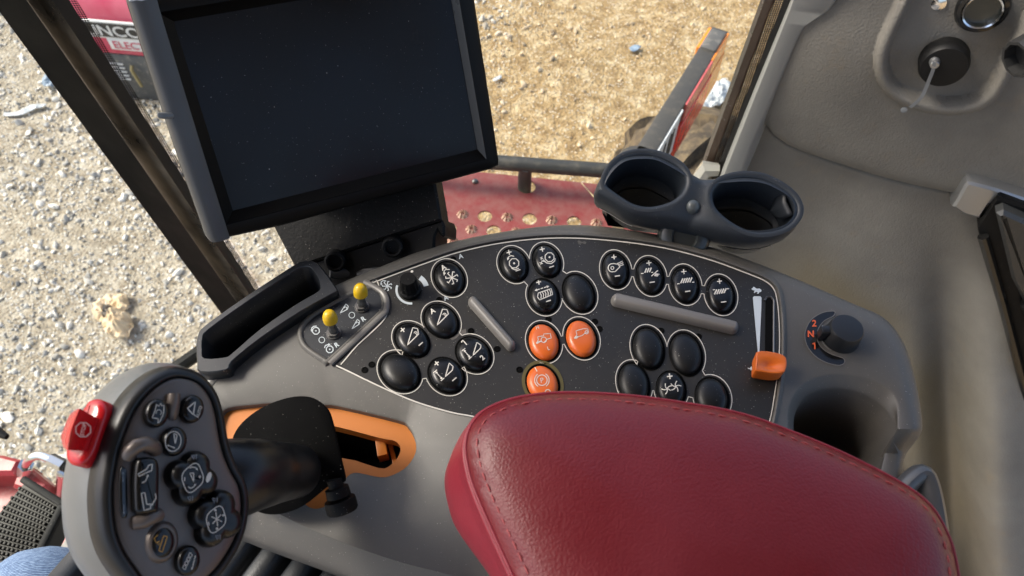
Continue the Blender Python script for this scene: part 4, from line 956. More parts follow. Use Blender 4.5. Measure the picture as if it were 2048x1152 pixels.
ol = MB(); P = [rp_('park', a) for a in range(0, 360, 8)]; ol.stroke(P, 6.5, Mz(.0013), True); ol.build('key_line', M_['olive'], con, smooth=0)
# indicator holes
for x, y in [c4(*p) for p in ((660,155),(572,415),(775,615),(942,730),(1270,542),(1567,555),(1597,602),(1085,863),(140,830),(95,865))] + [c5(*p) for p in ((455,613),(695,650))]:
    b = MB(); o_ = at(x, y, .0006); b.lathe(o_, (0,0,1), [(.0026,0), (.0026,.0005), (.0021,.0006), (.0020,.0002)], 18, False, True); b.build('indicator_light', M_['hole'], con)
# ridge bars
def bar(p, q, hw_, name='ridge_bar'):
    p, q = Vector((*p, 0)), Vector((*q, 0)); P = [p.lerp(q, t/12) for t in range(13)]
    t = (q-p).normalized(); n = Vector((-t.y, t.x, 0)); L = (q-p).length
    out = []
    for i in range(9): a = R(90 + 180*i/8); out.append(p + t*(hw_*math.cos(a)) + n*(hw_*math.sin(a)))
    for i in range(9): a = R(-90 + 180*i/8); out.append(q + t*(hw_*math.cos(a)) + n*(hw_*math.sin(a)))
    pts = [at(v.x, v.y, .003) for v in out]
    b = MB(); b.pillow(pts, (0,0,1), [(0,-.003), (.0003,.0), (.0009,.0018), (.0018,.0033), (.0028,.004), (.0036,.0042)]); return b.build(name, M_['bar'], con, smooth=50)
bar(c4(788,428), c4(1028,702), 10.5); bar(c5(172,414), c5(915,590), 12.0)
# printed marks on the panel
M0 = Mz(.0012)
def mark(f, name='printed_mark', parent=None):
    q_ = MB(); f(q_); return q_.build(name, M_['palewhite'], con, smooth=0)
mark(lambda q: q.text('A', *c4(709,136), 13, -15, M0, .02)); mark(lambda q: q.text('A', *c4(613,403), 13, -25, M0, .02))
def reel(q):
    x, y = c4(238, 326); star(q, M0, x, y, 9, 1.8, 7, 20, .35); q.stroke(poly(c4, [(200,312),(199,300),(211,292),(232,294)]), 1.8, M0); head(q, M0, *c4(200,314), 100, 3.2)
mark(reel)
def dscale(q):
    q.stroke(arcpts(822, 580, 29, 200, 85, 18, 27), 4.5, M0)
mark(dscale, 'dial_scale'); mark(lambda q: q.stroke(arcpts(822, 578, 31, -55, -12, 8, 28), 10, M0), 'dial_scale')
mark(lambda q: q.fill(sm([c5(*p) for p in [(1042,400),(1050,392),(1090,392),(1098,402),(1096,470),(1084,755),(1074,755)]], 1), M0), 'speed_wedge')
mark(lambda q: q.fill([c5(*p) for p in [(1032,345),(1042,338),(1048,330),(1056,336),(1068,344),(1084,342),(1098,352),(1094,364),(1084,366),(1078,376),(1068,374),(1074,366),(1062,364),(1052,372),(1048,368),(1054,356),(1040,352)]], M0), 'hare_symbol')
mark(lambda q: q.fill([c5(*p) for p in [(1008,850),(1024,852),(1030,842),(1044,838),(1060,842),(1070,856),(1074,868),(1062,868),(1056,862),(1040,862),(1028,868),(1026,860),(1012,856)]], M0), 'tortoise_symbol')
sm_ = MB(); 
for pts in ([(640,660),(660,640),(690,632),(700,612),(740,600),(745,625),(720,648),(700,640),(680,660),(655,675)],): sm_.fill([c4(*p) for p in pts], Mz(.0008))
sm_.fill([c4(*p) for p in [(1455,38),(1470,36),(1486,44),(1500,38),(1514,46),(1506,58),(1486,52),(1462,60)]], Mz(.0008)); sm_.build('scuff_mark', mat('scuff', (.11,.1,.09), .7, col2=(.05,.047,.042), vscale=160), con, smooth=0)
# slider: slot, rim and knob
b = MB(); sl_ = [(1531,602),(1534,596),(1541,596),(1546,602),(1545,720),(1530,720)]; b.fill(sl_, Mz(.0012), 40); b.build('slider_slot', M_['hole'], con, smooth=0)
b = MB(); b.tube([at(x, y, .001) for x, y in [(1547,722),(1547.5,601),(1542,594),(1534,594),(1529,601)]], .0009, 8); b.build('slot_rim', M_['steel'], con)
kn = sm([(1513,704),(1535,703),(1560,708),(1572,716),(1573,734),(1566,746),(1545,748),(1520,744),(1510,741),(1511,722)], 2); zt = .014
kxy = xy(kn, zt); b = MB(); cxk = at(1541, 730, zt)
b.fillh(offset2(kxy, .0012), lambda x, y, d: zt + .001 - .0035*math.exp(-(((x-cxk.x)/.008)**2 + ((y-cxk.y)/.0042)**2)*1.4), step=.0016)
b.loft([ringz(offset2(kxy, .0012), zt+.001), ringz(offset2(kxy, .0003), zt+.0006), ringz(kxy, zt-.0008), ringz(offset2(kxy, .0004), .003)]); b.build('slider_knob', M_['slider'], con, smooth=50)
# potentiometer knob
o_ = at(821, 583, 0); b = MB(); b.lathe(o_, (.0,.0,1), [(.0088,.0006), (.0092,.002), (.0088,.0045), (.0078,.0055), (.0066,.0175), (.0060,.0185)], 48, False, True, lambda i, z: 1 - (.07 if (i % 4 < 2 and .005 < z < .018) else 0)); pk = b.build('dial_knob', M_['black'], con, smooth=30)
b = MB(); d_ = at(824, 543, .0187); b.lathe(d_, (0,0,1), [(.0011,0), (.0011,.0002)], 14); b.build('pointer_dot', M_['white'], pk)
# rotary gear knob with crescent scale
c8 = lambda x, y: (1580 + .347*x, 600 + .347*y)
b = MB(); cres = [c8(*p) for p in [(258,66),(215,66),(170,80),(120,116),(88,180),(90,240),(115,290),(160,335),(215,362),(270,376),(302,372),(316,354),(304,334),(255,318),(205,294),(170,258),(156,212),(166,160),(200,118),(250,92)]]
b.fill(sm(cres, 3), Mz(.0006)); b.build('dial_scale', M_['blackgloss'], con, smooth=0)
b = MB(); b.stroke(sm(cres, 3), 1.4, Mz(.0008), True); b.build('dial_scale_edge', M_['bar'], con, smooth=0)
b = MB(); b.text('2', *c8(140,134), 18, 0, Mz(.0011), .03); b.text('N', *c8(120,195), 18, 0, Mz(.0011), .03); b.stroke([c8(130,254), c8(142,246), c8(144,284)], 2.6, Mz(.0011)); b.build('dial_lettering', M_['orangeprint'], con, smooth=0)
o_ = at(*c8(290,218), 0); b = MB(); b.lathe(o_, (0,0,1), [(.0142,.0004), (.0140,.0025), (.0136,.004), (.0126,.0140), (.0118,.0152), (.0106,.0154)], 48, False, True, lambda i, z: 1 - (.025 if i % 6 < 1 and .004 < z < .0145 else 0)); gk = b.build('rotary_knob', mat('rotary_knob', (.012,.0135,.016), .42, bump=.05), con, smooth=35)
lx = (at(*c8(185,205), .004) - at(*c8(290,205), .004)).normalized(); ly = Vector((-lx.y, lx.x, 0)); b = MB(); b.box(o_ + lx*.0135 + Vector((0,0,.007)), lx*.0055, ly*.0032, Vector((0,0,.0062)), .0008); b.build('pointer', M_['tray'], gk)
ar = MB(); ar.tube([Vector((o_.x + .0155*math.cos(a), o_.y + .0155*math.sin(a), .0006)) for a in np.linspace(2.4, 4.0, 20)], .0005, 8); ar.build('knob_collar', M_['silver'], con)
# left sub panel with two toggles
c3 = lambda x, y: (380 + .2257*x, 500 + .2257*y)
sub = [c3(*p) for p in [(1640,352),(1672,372),(1698,430),(1702,490),(1676,550),(1460,750),(1240,955),(1205,960),(1160,935),(1056,862),(1012,800),(1000,740),(1014,690),(1070,618),(1240,505),(1450,402),(1560,368)]]
s3 = sm(sub, 3); b = MB(); b.fill(s3, Mz(.0006), 8); b.build('switch_plate', M_['panel_blue'], con, smooth=0)
sv = cr([(p[0], p[1], 0) for p in sub], 4)
b = MB(); sxy = xy(s3); b.loft([ringz(offset2(sxy, .0004), .0005), ringz(offset2(sxy, -.0004), .0022), ringz(offset2(sxy, -.0018), .0028), ringz(offset2(sxy, -.0032), .0022), ringz(offset2(sxy, -.0045), .0002)]); b.build('switch_plate_rim', M_['console'], con, smooth=60)
rib = cr([(*c3(*p), 0) for p in [(1545,284),(1640,330),(1712,382),(1742,450),(1738,530),(1690,590),(1240,1010)]], 5, False)
b = MB(); b.tube([at(v.x, v.y, .0015) for v in rib], .0026, 10, flat=.9); b.build('divider_rib', M_['bar'], con)
M0 = Mz(.0010); f3 = lambda pts: [c3(*p) for p in pts]
def tri3(pts, sx_, sy_):
    def f(q): q.stroke(f3(pts), 1.5, M0, True); q.stroke(arcpts(*c3(sx_, sy_), 2.6, 180, 400), 1.3, M0)
    mark(f)
tri3([(1330,560),(1382,478),(1402,498),(1396,524)], 1378, 516); tri3([(1434,700),(1484,614),(1504,632),(1498,658)], 1484, 650)
for p in ((1434,577), (1168,797)): mark(lambda q: q.stroke(ngon(*c3(*p), 5.8, 20), 1.3, M0, True))
def gear(p, s_):
    def f(q):
        x, y = c3(*p); q.stroke(ngon(x, y, 7.2), 1.9, M0, True); q.fill(ngon(x, y, 1.6), M0)
        if s_ > 0: q.stroke(f3([(1080,708),(1078,692),(1096,676),(1122,674)]), 1.9, M0); head(q, M0, *c3(1078,712), 100, 3.2)
        else: q.stroke(f3([(1192,868),(1200,846),(1224,838)]), 1.9, M0); head(q, M0, *c3(1232,836), 0, 3.2)
    mark(f)
gear((1116,716), 1); gear((1238,880), -1)
for p in ((1534,610), (1298,840)): mark(lambda q: q.text('R', *c3(*p), 13, -32, M0, .03))
for bx_, by_, tx, ty in ((668, 668, 660, 636), (724, 615, 721, 583)):
    o_ = at(bx_, by_, 0); tp_ = at(tx, ty, .0185); ax_ = (tp_ - o_).normalized()
    b = MB(); b.lathe(o_, (0,0,1), [(.0058,.0006), (.0058,.002)], 24); b.lathe(o_, (0,0,1), [(.0052,.002), (.005,.0045)], 6); b.lathe(o_, ax_, [(.0036,.003), (.0036,.007), (.0028,.009)], 20); tg = b.build('toggle_switch', M_['steel'], con, smooth=30)
    MB().lathe(o_, ax_, [(.0030,.007), (.0027,.019)], 20).build('bat', M_['steel'], tg)
    MB().lathe(o_, ax_, [(.0048,.0150), (.0055,.0156), (.0056,.0185), (.0054,.0205), (.0047,.0232), (.0034,.0252), (.0016,.0260)], 28, True, True).build('yellow_cap', M_['yellow'], tg)
# orange gate plate
b = MB(); gz = -.006; b.fillh(xy(go, gz), lambda x, y, d: gz, [xy(gi, gz)])
gi2 = xy(gi, gz); b.loft([ringz(gi2, gz), ringz(offset2(gi2, -.0006), gz-.002), ringz(offset2(gi2, -.0008), -.018)], True); b.build('lever_gate', M_['orange_gate'], con, smooth=40)
b = MB(); b.box(at(764, 896, -.022), (.0035,.001,0), (-.002,.008,0), (0,0,.006), .0005); b.box(at(785, 905, -.03), (.0015,.0006,0), (-.004,.012,0), (0,0,.008), .0004); b.build('gate_rib', M_['orange_gate'], con)
b = MB(); b.loft([ringz(offset2(gi2, -.004), -.02), ringz(offset2(gi2, -.006), -.075)], True, False, True); b.build('gate_boot', M_['hole'], con)
# silver hook at the right end of the console
b = MB(); b.tube([at(x, y, z) for x, y, z in cr([(1795,990,-.02),(1820,962,-.016),(1842,948,-.014),(1853,965,-.016),(1862,1000,-.02),(1872,1060,-.03)], 4, False)], .007, 12, flat=1.3); b.build('end_bracket', mat('end_bracket', (.09,.092,.095), .35, metal=.3), con)
# console support under the body
b = MB(); b.box(at(1100, 900, -.3), (.17,0,0), (0,.08,0), (0,0,.18), .02); b.build('pedestal', M_['black'], con)

# ---------------------------------------------------------------- side tray at the left of the console
OUT = [(394,690),(398,668),(412,650),(500,588),(583,534),(605,523),(628,524),(645,540),(672,578),(668,584),(600,622),(520,675),(462,722),(452,738),(402,742),(396,722)]
INN = [(403,700),(404,676),(416,658),(500,598),(588,541),(606,532),(622,534),(634,550),(640,566),(638,582),(596,607),(523,657),(468,704),(450,715),(408,717)]
zt = .012
to, ti = sm(OUT, 3), sm(INN, 3)
b = MB(); a_, i_ = xy(to, zt), xy(ti, zt)
b.fillh(a_, lambda x, y, d: zt, [i_])
b.loft([ringz(a_, zt), ringz(offset2(a_, -.001), zt-.0012), ringz(offset2(a_, -.0012), zt-.006), ringz(offset2(a_, .004), -.055)], True, False, True)
b.loft([ringz(i_, zt), ringz(offset2(i_, .0008), zt-.001), ringz(offset2(i_, .004), -.05)], True, False, True)
tr = b.build('side_tray', M_['tray'], con, smooth=45)
b = MB()
for p, q in (((1000,505),(855,600)), ((740,690),(585,795))):
    A_, B2_ = at(*c3(*p), .002), at(*c3(*q), .002); d = (B2_-A_); n_ = Vector((-d.y, d.x, 0)).normalized(); b.box((A_+B2_)/2 + n_*-.001, d/2, n_*.0025, Vector((0,0,.0025)), .0004)
b.build('tray_clip', M_['console'], tr)
b = MB(); b.add([at(400,752,-.002), at(449,738,.0005), at(418,778,.0008), at(402,765,-.002)], [[0,1,2,3]]); b.build('corner_facet', M_['bar'], con, solid=.002)

# ---------------------------------------------------------------- cup holder beyond the console
CZ = .035
cu = thing('cup_holder', at(1400, 400, 0), 'dark slate double cup holder with a round knob, mounted behind the console', 'cup holder')
c6 = lambda x, y: (1140 + .2539*x, 280 + .2539*y)
out = [c6(*p) for p in [(205,400),(218,340),(258,260),(330,175),(420,118),(540,98),(690,108),(840,178),(950,242),(1070,280),(1200,284),(1390,274),(1550,295),(1700,365),(1795,440),(1832,530),(1815,620),(1750,700),(1640,745),(1490,768),(1330,750),(1200,715),(1090,680),(1000,655),(900,635),(780,615),(640,600),(480,560),(340,478),(262,435)]]
h1 = [c6(*p) for p in [(285,345),(305,270),(355,195),(450,130),(580,110),(720,135),(840,195),(905,270),(915,335),(885,410),(810,475),(700,512),(600,522),(500,498),(400,440),(330,390)]]
h2 = [c6(*p) for p in [(1125,450),(1135,390),(1190,335),(1280,300),(1400,288),(1520,305),(1650,365),(1745,440),(1788,520),(1780,590),(1720,660),(1620,705),(1480,718),(1350,685),(1230,610),(1150,530)]]
nC = Vector((-.05, -.30, 1)).normalized(); OC = at(1400, 390, CZ)
pc = lambda P: [atp(x, y, OC, nC) for x, y in sm(P, 4)]
qC = nC.to_track_quat('Z', 'Y'); XC = qC @ Vector((1,0,0)); YC = qC @ Vector((0,1,0))
def l2(P): return [((p-OC).dot(XC), (p-OC).dot(YC)) for p in P]
def g3(p, h): return OC + XC*p[0] + YC*p[1] + nC*h
o2_, a2_, b2_ = l2(pc(out)), l2(pc(h1)), l2(pc(h2))
b = MB(); oi = offset2(o2_, .006); ai = offset2(a2_, -.0052); bi = offset2(b2_, -.0052)
def saddle(x, y):
    d1 = min(math.hypot(x-p[0], y-p[1]) for p in a2_); d2 = min(math.hypot(x-p[0], y-p[1]) for p in b2_)
    t_ = min(1, max(0, (min(d1, d2)-.004)/.034)); return -.019*t_*t_*(3-2*t_)
ex = []
x0, x1 = min(p[0] for p in oi), max(p[0] for p in oi); y0, y1 = min(p[1] for p in oi), max(p[1] for p in oi)
for y in np.arange(y0, y1, .005):
    for x in np.arange(x0, x1, .005):
        if pip(x, y, oi) and not pip(x, y, ai) and not pip(x, y, bi) and min(math.hypot(x-p[0], y-p[1]) for p in oi+ai+bi) > .003: ex.append((x, y))
vo, fs = cdt(oi, [ai, bi], ex); b.add([g3(v, saddle(v.x, v.y)) for v in vo], fs)
def rg(P, ins, h, keep=True):
    Q = offset2(P, ins); return [g3(p, h + (saddle(*p) if keep else 0)) for p in Q]
b.loft([rg(o2_, .006, 0), rg(o2_, .0025, -.0012), rg(o2_, .0005, -.004), rg(o2_, -.001, -.010), rg(o2_, 0, -.024), rg(o2_, .003, -.036), rg(o2_, .008, -.043), rg(o2_, .012, -.046, False)], True, False, True)
for P in (a2_, b2_):
    b.loft([rg(P, -.0052, 0), rg(P, -.0032, .0004), rg(P, -.0012, -.0002), rg(P, .0003, -.0018), rg(P, .001, -.0045), rg(P, .003, -.05), rg(P, .005, -.068)], True, False, True)
b.build('body', M_['cup'], cu, smooth=60)
b = MB()
b.loft([rg(o2_, .012, -.044, False), rg(o2_, .016, -.075, False)], True, False, True); b.build('lower_body', M_['tray'], cu, smooth=40)
# lip of the left cup, grip flaps of the right cup, knob, button, stickers
for ang in (38,):
    c = Vector((sum(p[0] for p in b2_)/len(b2_), sum(p[1] for p in b2_)/len(b2_))); a = R(ang)
    e = min(b2_, key=lambda p: -((p[0]-c.x)*math.cos(a) + (p[1]-c.y)*math.sin(a))); e = Vector(e); d = (c-e).normalized(); t = Vector((-d.y, d.x))
    b = MB(); rows = []
    for h, w_, ins in ((-.005,.0125,.001), (-.009,.0125,.0035), (-.014,.0115,.0055), (-.019,.0092,.007), (-.0225,.006,.008), (-.0245,.002,.0085)): rows.append([g3(e + d*(ins + .003*(1-abs(k))) + t*w_*k, h) for k in np.linspace(-1, 1, 9)])
    b.loft(rows, False); b.build('grip_flap', mat('grip_flap', (.012,.015,.019), .45), cu, smooth=60, solid=.0015)
kp = atp(*c6(965,530), OC + nC*-.005, nC); b = MB(); b.lathe(kp, nC, [(.0062,-.004), (.006,.002), (.0048,.0045), (.0025,.006)], 20); b.build('release_button', mat('release_button', (.07,.08,.08), .35), cu)
kc = atp(*c6(900,765), OC + nC*-.026 , nC); kax = (Vector((-.12, -.6, .8))).normalized(); b = MB(); b.lathe(kc - kax*.004, kax, [(.022,-.012), (.0225,.0), (.021,.004), (.018,.0065), (.011,.0075), (.010,.005), (.0095,.0045)], 40); b.build('clamp_knob', mat('clamp_knob', (.028,.033,.033), .3), cu)
def sticker(pxs, m, z):
    P = [atp(x, y, OC + nC*z, Vector((-.1,-.85,.5))) for x, y in pxs]; b = MB(); b.pillow(P, Vector((-.1,-.85,.5)), [(0,-.001), (0,0)]); return b.build('sticker', m, cu, smooth=0)
b = MB()
n_o = len(o2_)
def wallpt(i, h, ins): p = offset2(o2_, ins)[i % n_o]; return g3(p, h)
# wrap-round stickers on the lower body, following its wall
lo = offset2(o2_, .0112)
def wrap(i0, i1, h0, h1, m, name='sticker'):
    b = MB(); A_ = offset2(o2_, .0112 - .004*0); rr = [[g3(offset2(o2_, .0118 + .004*(-.044-h)/.031 - .0012)[i % n_o], h) for i in range(i0, i1)] for h in np.linspace(h0, h1, 3)]
    b.loft(rr, False); return b.build(name, m, cu, smooth=0)
def wrap2(i0, i1, h0, h1):
    b = MB(); prof_h = ([-.046, -.043, -.036, -.024, -.010], [.012, .008, .003, 0, -.001])
    rr = [[g3(offset2(o2_, float(np.interp(h, *prof_h)) - .0006)[i % n_o], h) for i in range(i0, i1)] for h in np.linspace(h0, h1, 5)]
    b.loft(rr, False); return b.build('sticker', M_['decal'], cu, smooth=60)
wrap2(107, 118, -.044, -.031); wrap2(70, 82, -.0445, -.035)
# post
b = MB(); b.lathe(Vector((OC.x, OC.y-.02, -.05)), (0,0,1), [(.02,-.5), (.02,.02)], 20); b.build('post', M_['black'], cu)
# ================================================================== MONITOR
def vdir(px_, py_): return ray(px_, py_).normalized()
dn = vdir(1490, 3570)                                   # the display's own "down" (vanishing point of its side edges)
s_lo, s_hi = -40.0, 40.0
def bot(s): return ray(415 + 588*s, 485 - 147*s)
# direction along the bottom edge that is square to "down"
e_a, e_b = ray(415, 485), ray(1003, 338); pn = e_a.cross(e_b).normalized()
rt_ = dn.cross(pn); rt_ = (pn.cross(dn)).normalized() if False else pn.cross(dn).normalized()
rt_ = (pn - pn)  if False else rt_
# intersection of the bottom-edge plane (normal pn) with the plane square to dn
rt_ = pn.cross(dn).normalized(); rt_ = rt_ if rt_.x > 0 else -rt_
nM = rt_.cross(-dn).normalized(); nM = nM if nM.dot(CAM - atd(640, 230, .6)) > 0 else -nM
OM = atd(640, 230, .56)
mp = lambda x, y, l=0.0: atp(x, y, OM, nM) + nM*l
mon = thing('monitor', mp(700, 470, -.03), 'dark blank touch screen monitor in a black housing, on a black bracket behind the console', 'monitor')
hs = [(246,-10),(252,14),(300,160),(350,310),(396,440),(408,474),(416,484),(432,486),(560,458),(760,402),(900,366),(985,343),(1002,334),(1003,322),(985,200),(968,90),(950,-30),(938,-100),(920,-118),(560,-40),(330,-22),(262,-18)]
H2 = [mp(x, y) for x, y in hs]
b = MB(); b.pillow(H2, nM, [(.004,-.036), (.0,-.03), (0,-.012), (.0006,-.006), (.002,-.002), (.0045,0)], True, False); 
inner = [(316,25),(905,-72),(972,318),(452,450)]
b2 = MB()
q = nM.to_track_quat('Z', 'Y'); XM = q @ Vector((1,0,0)); YM = q @ Vector((0,1,0))
L2 = lambda p: ((p-OM).dot(XM), (p-OM).dot(YM)); G3 = lambda a, h=0.0: OM + XM*a[0] + YM*a[1] + nM*h
oo_ = offset2([L2(p) for p in H2], .0045); ii_ = [L2(mp(x, y)) for x, y in inner]
vo, fs = cdt(oo_, [ii_]); b.add([G3(v) for v in vo], fs)
b.build('housing', M_['monitor_dark'], mon, smooth=40)
# grey rounded left cheek
lk = [(246,-10),(252,14),(300,160),(350,310),(396,440),(408,474),(416,484)]; lk2 = [(312,-18),(318,14),(362,160),(408,310),(444,425),(455,460),(460,476)]
b = MB(); rows = []
for (x1, y1), (x2, y2) in zip(cr([(*p, 0) for p in lk], 4, False) and [(v.x, v.y) for v in cr([(*p, 0) for p in lk], 4, False)], [(v.x, v.y) for v in cr([(*p, 0) for p in lk2], 4, False)]):
    a, c = mp(x1, y1), mp(x2, y2); rows.append([a + (a-c)*.03 - nM*.030] + [a.lerp(c, t) + nM*h for t, h in ((-.02,-.018), (.02,-.008), (.1,-.001), (.22,.0028), (.4,.0040), (.65,.0034), (.9,.0016), (1,.0004))])
b.loft(rows, False); b.build('side_cheek', M_['monitor'], mon, smooth=60)
bz = offset2(ii_, .0075); dp = -.0075
rx_ = [k for k in range(4) if ii_[k][0] > sum(p[0] for p in ii_)/4]
bz = [Vector((p[0] + (.0036 if k in rx_ else 0), p[1])) for k, p in enumerate(bz)]
b = MB(); b.loft([[G3(p, .0002) for p in ii_], [G3(p, -.001) for p in offset2(ii_, .0006)], [G3(p, dp) for p in bz]], True); b.build('screen_frame', M_['bezel'], mon, smooth=20)
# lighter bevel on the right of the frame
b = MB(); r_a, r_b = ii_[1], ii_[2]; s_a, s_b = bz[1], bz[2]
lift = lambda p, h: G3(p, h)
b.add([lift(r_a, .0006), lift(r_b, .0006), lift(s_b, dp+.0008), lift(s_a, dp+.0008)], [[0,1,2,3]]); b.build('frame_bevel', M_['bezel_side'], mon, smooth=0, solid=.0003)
b = MB(); b.add([G3(p, dp) for p in bz], [[0,1,2,3]]); b.build('screen', M_['screen'], mon, smooth=0)
b = MB(); P = [mp(x, y, .0042) for x, y in sm([(315,226),(320,223),(344,224),(349,229),(345,236),(322,236),(316,233)], 2)]; b.pillow(P, nM, [(0,-.001), (.0002,.0002), (.0008,.0006)]); b.build('status_light', mat('status_light', (.1,.11,.12), .3), mon)
b = MB(); P = [mp(x, y, .001) for x, y in [(262,-14),(290,-12),(300,-3),(285,4),(258,2)]]; b.pillow(P, nM, [(0,-.01), (0,.002), (.001,.003)]); b.build('corner_bumper', mat('bumper', (.45,.5,.55), .4), mon)
# bracket box below
bt = [(552,470),(880,378),(884,400),(890,470),(888,520),(600,560),(588,530)]
nb = (Vector((-.12,-.55,.8))).normalized(); OB = mp(700, 440, -.045)
bp_ = lambda x, y: atp(x, y, OB, nb)
b = MB(); b.pillow([bp_(x, y) for x, y in [(545,450),(868,350),(876,396),(883,440),(590,536)]], nb, [(.0,-.03), (0,-.002), (.002,0)]); b.build('bracket', M_['bracket'], mon, smooth=30)
b = MB(); b.pillow([bp_(x, y) - nb*.004 for x, y in [(588,534),(883,438),(888,452),(887,470),(884,474),(878,470),(873,462),(868,472),(866,520),(760,600),(640,640),(606,575)]], nb, [(.0,-.05), (0,-.002), (.002,0)]); b.build('bracket', M_['black'], mon, smooth=30)
for x, y in ((672, 520), (786, 492)):
    c = bp_(x, y); b = MB(); ax_ = (CAM-c).normalized()*.4 + Vector((0,-.6,.3)); b.lathe(c + nb*.001, ax_, [(.009,-.01), (.009,.005), (.0075,.006), (.006,.0055), (.0055,.002)], 24); b.build('bolt', M_['black'], mon)
b = MB(); b.tube([bp_(660, 545), bp_(700, 548)-nb*.01, at(760, 545, -.02)], .005, 10); b.build('stay', M_['monitor'], mon)
b = MB(); b.tube([mp(640, 300, -.04), mp(640, 380, -.06), mp(700, 420, -.09)], .025, 14); b.build('arm', M_['black'], mon)

# ================================================================== DRIVE LEVER
OLV = atd(355, 950, .37); cdir = (CAM - OLV).normalized()
nL = (cdir + RT*.56 + UP*.02).normalized()
lv = lambda x, y, l=0.0: atp(x, y, OLV + nL*l, nL)
base_l = at(690, 890, 0)
lev = thing('drive_lever', base_l, 'black rubber drive lever with a taupe button face and a red stop switch', 'control lever')
plate = [(355,756),(385,762),(404,776),(420,800),(430,835),(437,877),(446,912),(460,945),(474,970),(480,1000),(479,1030),(470,1070),(452,1105),(425,1142),(385,1175),(340,1188),(300,1172),(270,1135),(246,1099),(232,1060),(227,1020),(226,982),(231,940),(241,895),(261,840),(281,806),(305,780),(330,763)]
pc_ = sm(plate, 3); qL = nL.to_track_quat('Z', 'Y'); XL = qL @ Vector((1,0,0)); YL = qL @ Vector((0,1,0))
LL2 = lambda p: ((p-OLV).dot(XL), (p-OLV).dot(YL)); LG = lambda a, h=0.0: OLV + XL*a[0] + YL*a[1] + nL*h
pl2 = [LL2(lv(x, y)) for x, y in pc_]
if area2(pl2) < 0: pl2.reverse()
b = MB(); b.loft([[LG(p, h) for p in offset2(pl2, i)] for i, h in ((0,-.003), (0,.0004), (.0006,.0012), (.002,.0017), (.006,.002))], True, False, True); b.build('face_plate', M_['plate'], lev, smooth=50)
body = [(-.0005,-.004), (-.0004,.0005), (-.0015,.0016), (-.0032,.0014), (-.0052,-.0008), (-.0067,-.0045), (-.0073,-.009), (-.0075,-.0122)]
b = MB(); b.loft([[LG(p, h) for p in offset2(pl2, i)] for i, h in body], True, False, True); b.build('head', M_['rubber'], lev, smooth=70)
b = MB(); b.loft([[LG(p, h) for p in offset2(pl2, i)] for i, h in [(-.006,-.0115), (-.0073,-.0113), (-.0098,-.018), (-.0112,-.028), (-.0108,-.038), (-.008,-.047), (-.003,-.053), (.004,-.057)]], True, False, True); b.build('back_shell', M_['shell_grey'], lev, smooth=70)
# neck
nk = cr([lv(385, 985, -.05), atd(450, 962, .415), atd(505, 950, .425), atd(545, 946, .445), atd(575, 943, .46), atd(592, 942, .472)], 6, False)
b = MB(); b.tube(nk, list(np.interp(np.linspace(0, 1, len(nk)), [0,.2,.4,.6,.8,1], [.022,.0235,.0205,.0185,.0175,.0168])), 28); b.build('neck', M_['rubber'], lev, smooth=70)
# shield plate and clamp screw
sh = [(461,893),(471,862),(491,838),(522,816),(556,801),(590,793),(617,794),(638,804),(655,821),(663,842),(670,869),(682,923),(689,957),(682,966),(655,973),(638,986),(604,1012),(570,1026),(539,1029),(512,1022),(480,1000),(462,950)]
OS = atd(600, 920, .485); nS = Vector((-.30,-.42,.85)).normalized()
b = MB(); b.pillow([atp(v[0], v[1], OS, nS) for v in sm(sh, 3)], nS, [(.0006,-.0024), (0,-.002), (0,-.0004), (.0005,0)]); b.build('shield', M_['shield'], lev, smooth=40)
ks = atp(672, 970, OS, nS); ka = (atp(683, 1006, OS, nS) - atp(678, 966, OS, nS)).normalized() - nS*.25
b = MB(); b.lathe(ks, ka, [(.005,-.004), (.005,.0015), (.0075,.002), (.0078,.0075), (.006,.009), (.0098,.0095), (.0102,.011), (.0102,.0165), (.0094,.0178)], 40, True, True, lambda i, z: 1 - (.05 if (i % 2 and .0095 < z < .017) else 0)); b.build('clamp_screw', M_['black'], lev, smooth=30)
b = MB(); b.tube([nk[-1], at(620, 905, -.005), at(610, 900, -.06)], .008, 12); b.build('stem', M_['black'], lev)
# plate features
def lmap(l): return lambda x, y: lv(x, y, l)
def lbtn(pts, h, name, m, prof=None, lab=None, z0=.0018):
    b = MB(); P = [lv(x, y, z0) for x, y in pts]; b.pillow(P, nL, prof or [(0,-.001), (0,h*.55), (.0004,h*.8), (.0012,h*.96), (.0025,h)]); o = b.build(name, m, lev, smooth=60)
    if lab: o['label'] = lab
    return o
cE = lambda x, y: (300 + .2188*x, 900 + .2188*y)      # crop of the lower right of the plate
cA = lambda x, y: (100 + .1909*x, 780 + .1909*y)      # crop of the upper left
cB = lambda x, y: (100 + .375*x, 720 + .375*y)
LB = mat('lever_button', (.004,.004,.0043), .26, spec=.35)
def lell(c, a, b2, th, h, sym=None, m=LB, sc='white', lab=None, name='button'):
    o = lbtn(ell(c[0], c[1], a, b2, th, 36), h, name, m, None, lab)
    if sym: q_ = MB(); sym(q_, lmap(.0018 + h + .0003)); q_.build('symbol', M_[sc], o, smooth=0)
    return o
def s_corn(b, M):
    b.stroke([cA(*p) for p in [(1070,290),(1100,220),(1115,150),(1140,170),(1160,140),(1170,165),(1195,160),(1190,230),(1185,260),(1150,330),(1130,350),(1135,300)]], 1.5, M, True); b.stroke([cA(*p) for p in arcpts(1140, 235, 28, 150, 420, 12)], 1.2, M)
lell(cB(556,286), 23.5, 29, 12, .0055, s_corn, lab='black round button with a corn cob symbol, upper left of the lever face')
def s_auto(b, M):
    b.stroke([cB(*p) for p in [(733,258),(776,222),(764,292)]], 2.1, M, True); b.stroke([cB(768,290), cB(778,300)], 1.5, M); b.text('AUTO', *cB(795,277), 9, -72, M, .01)
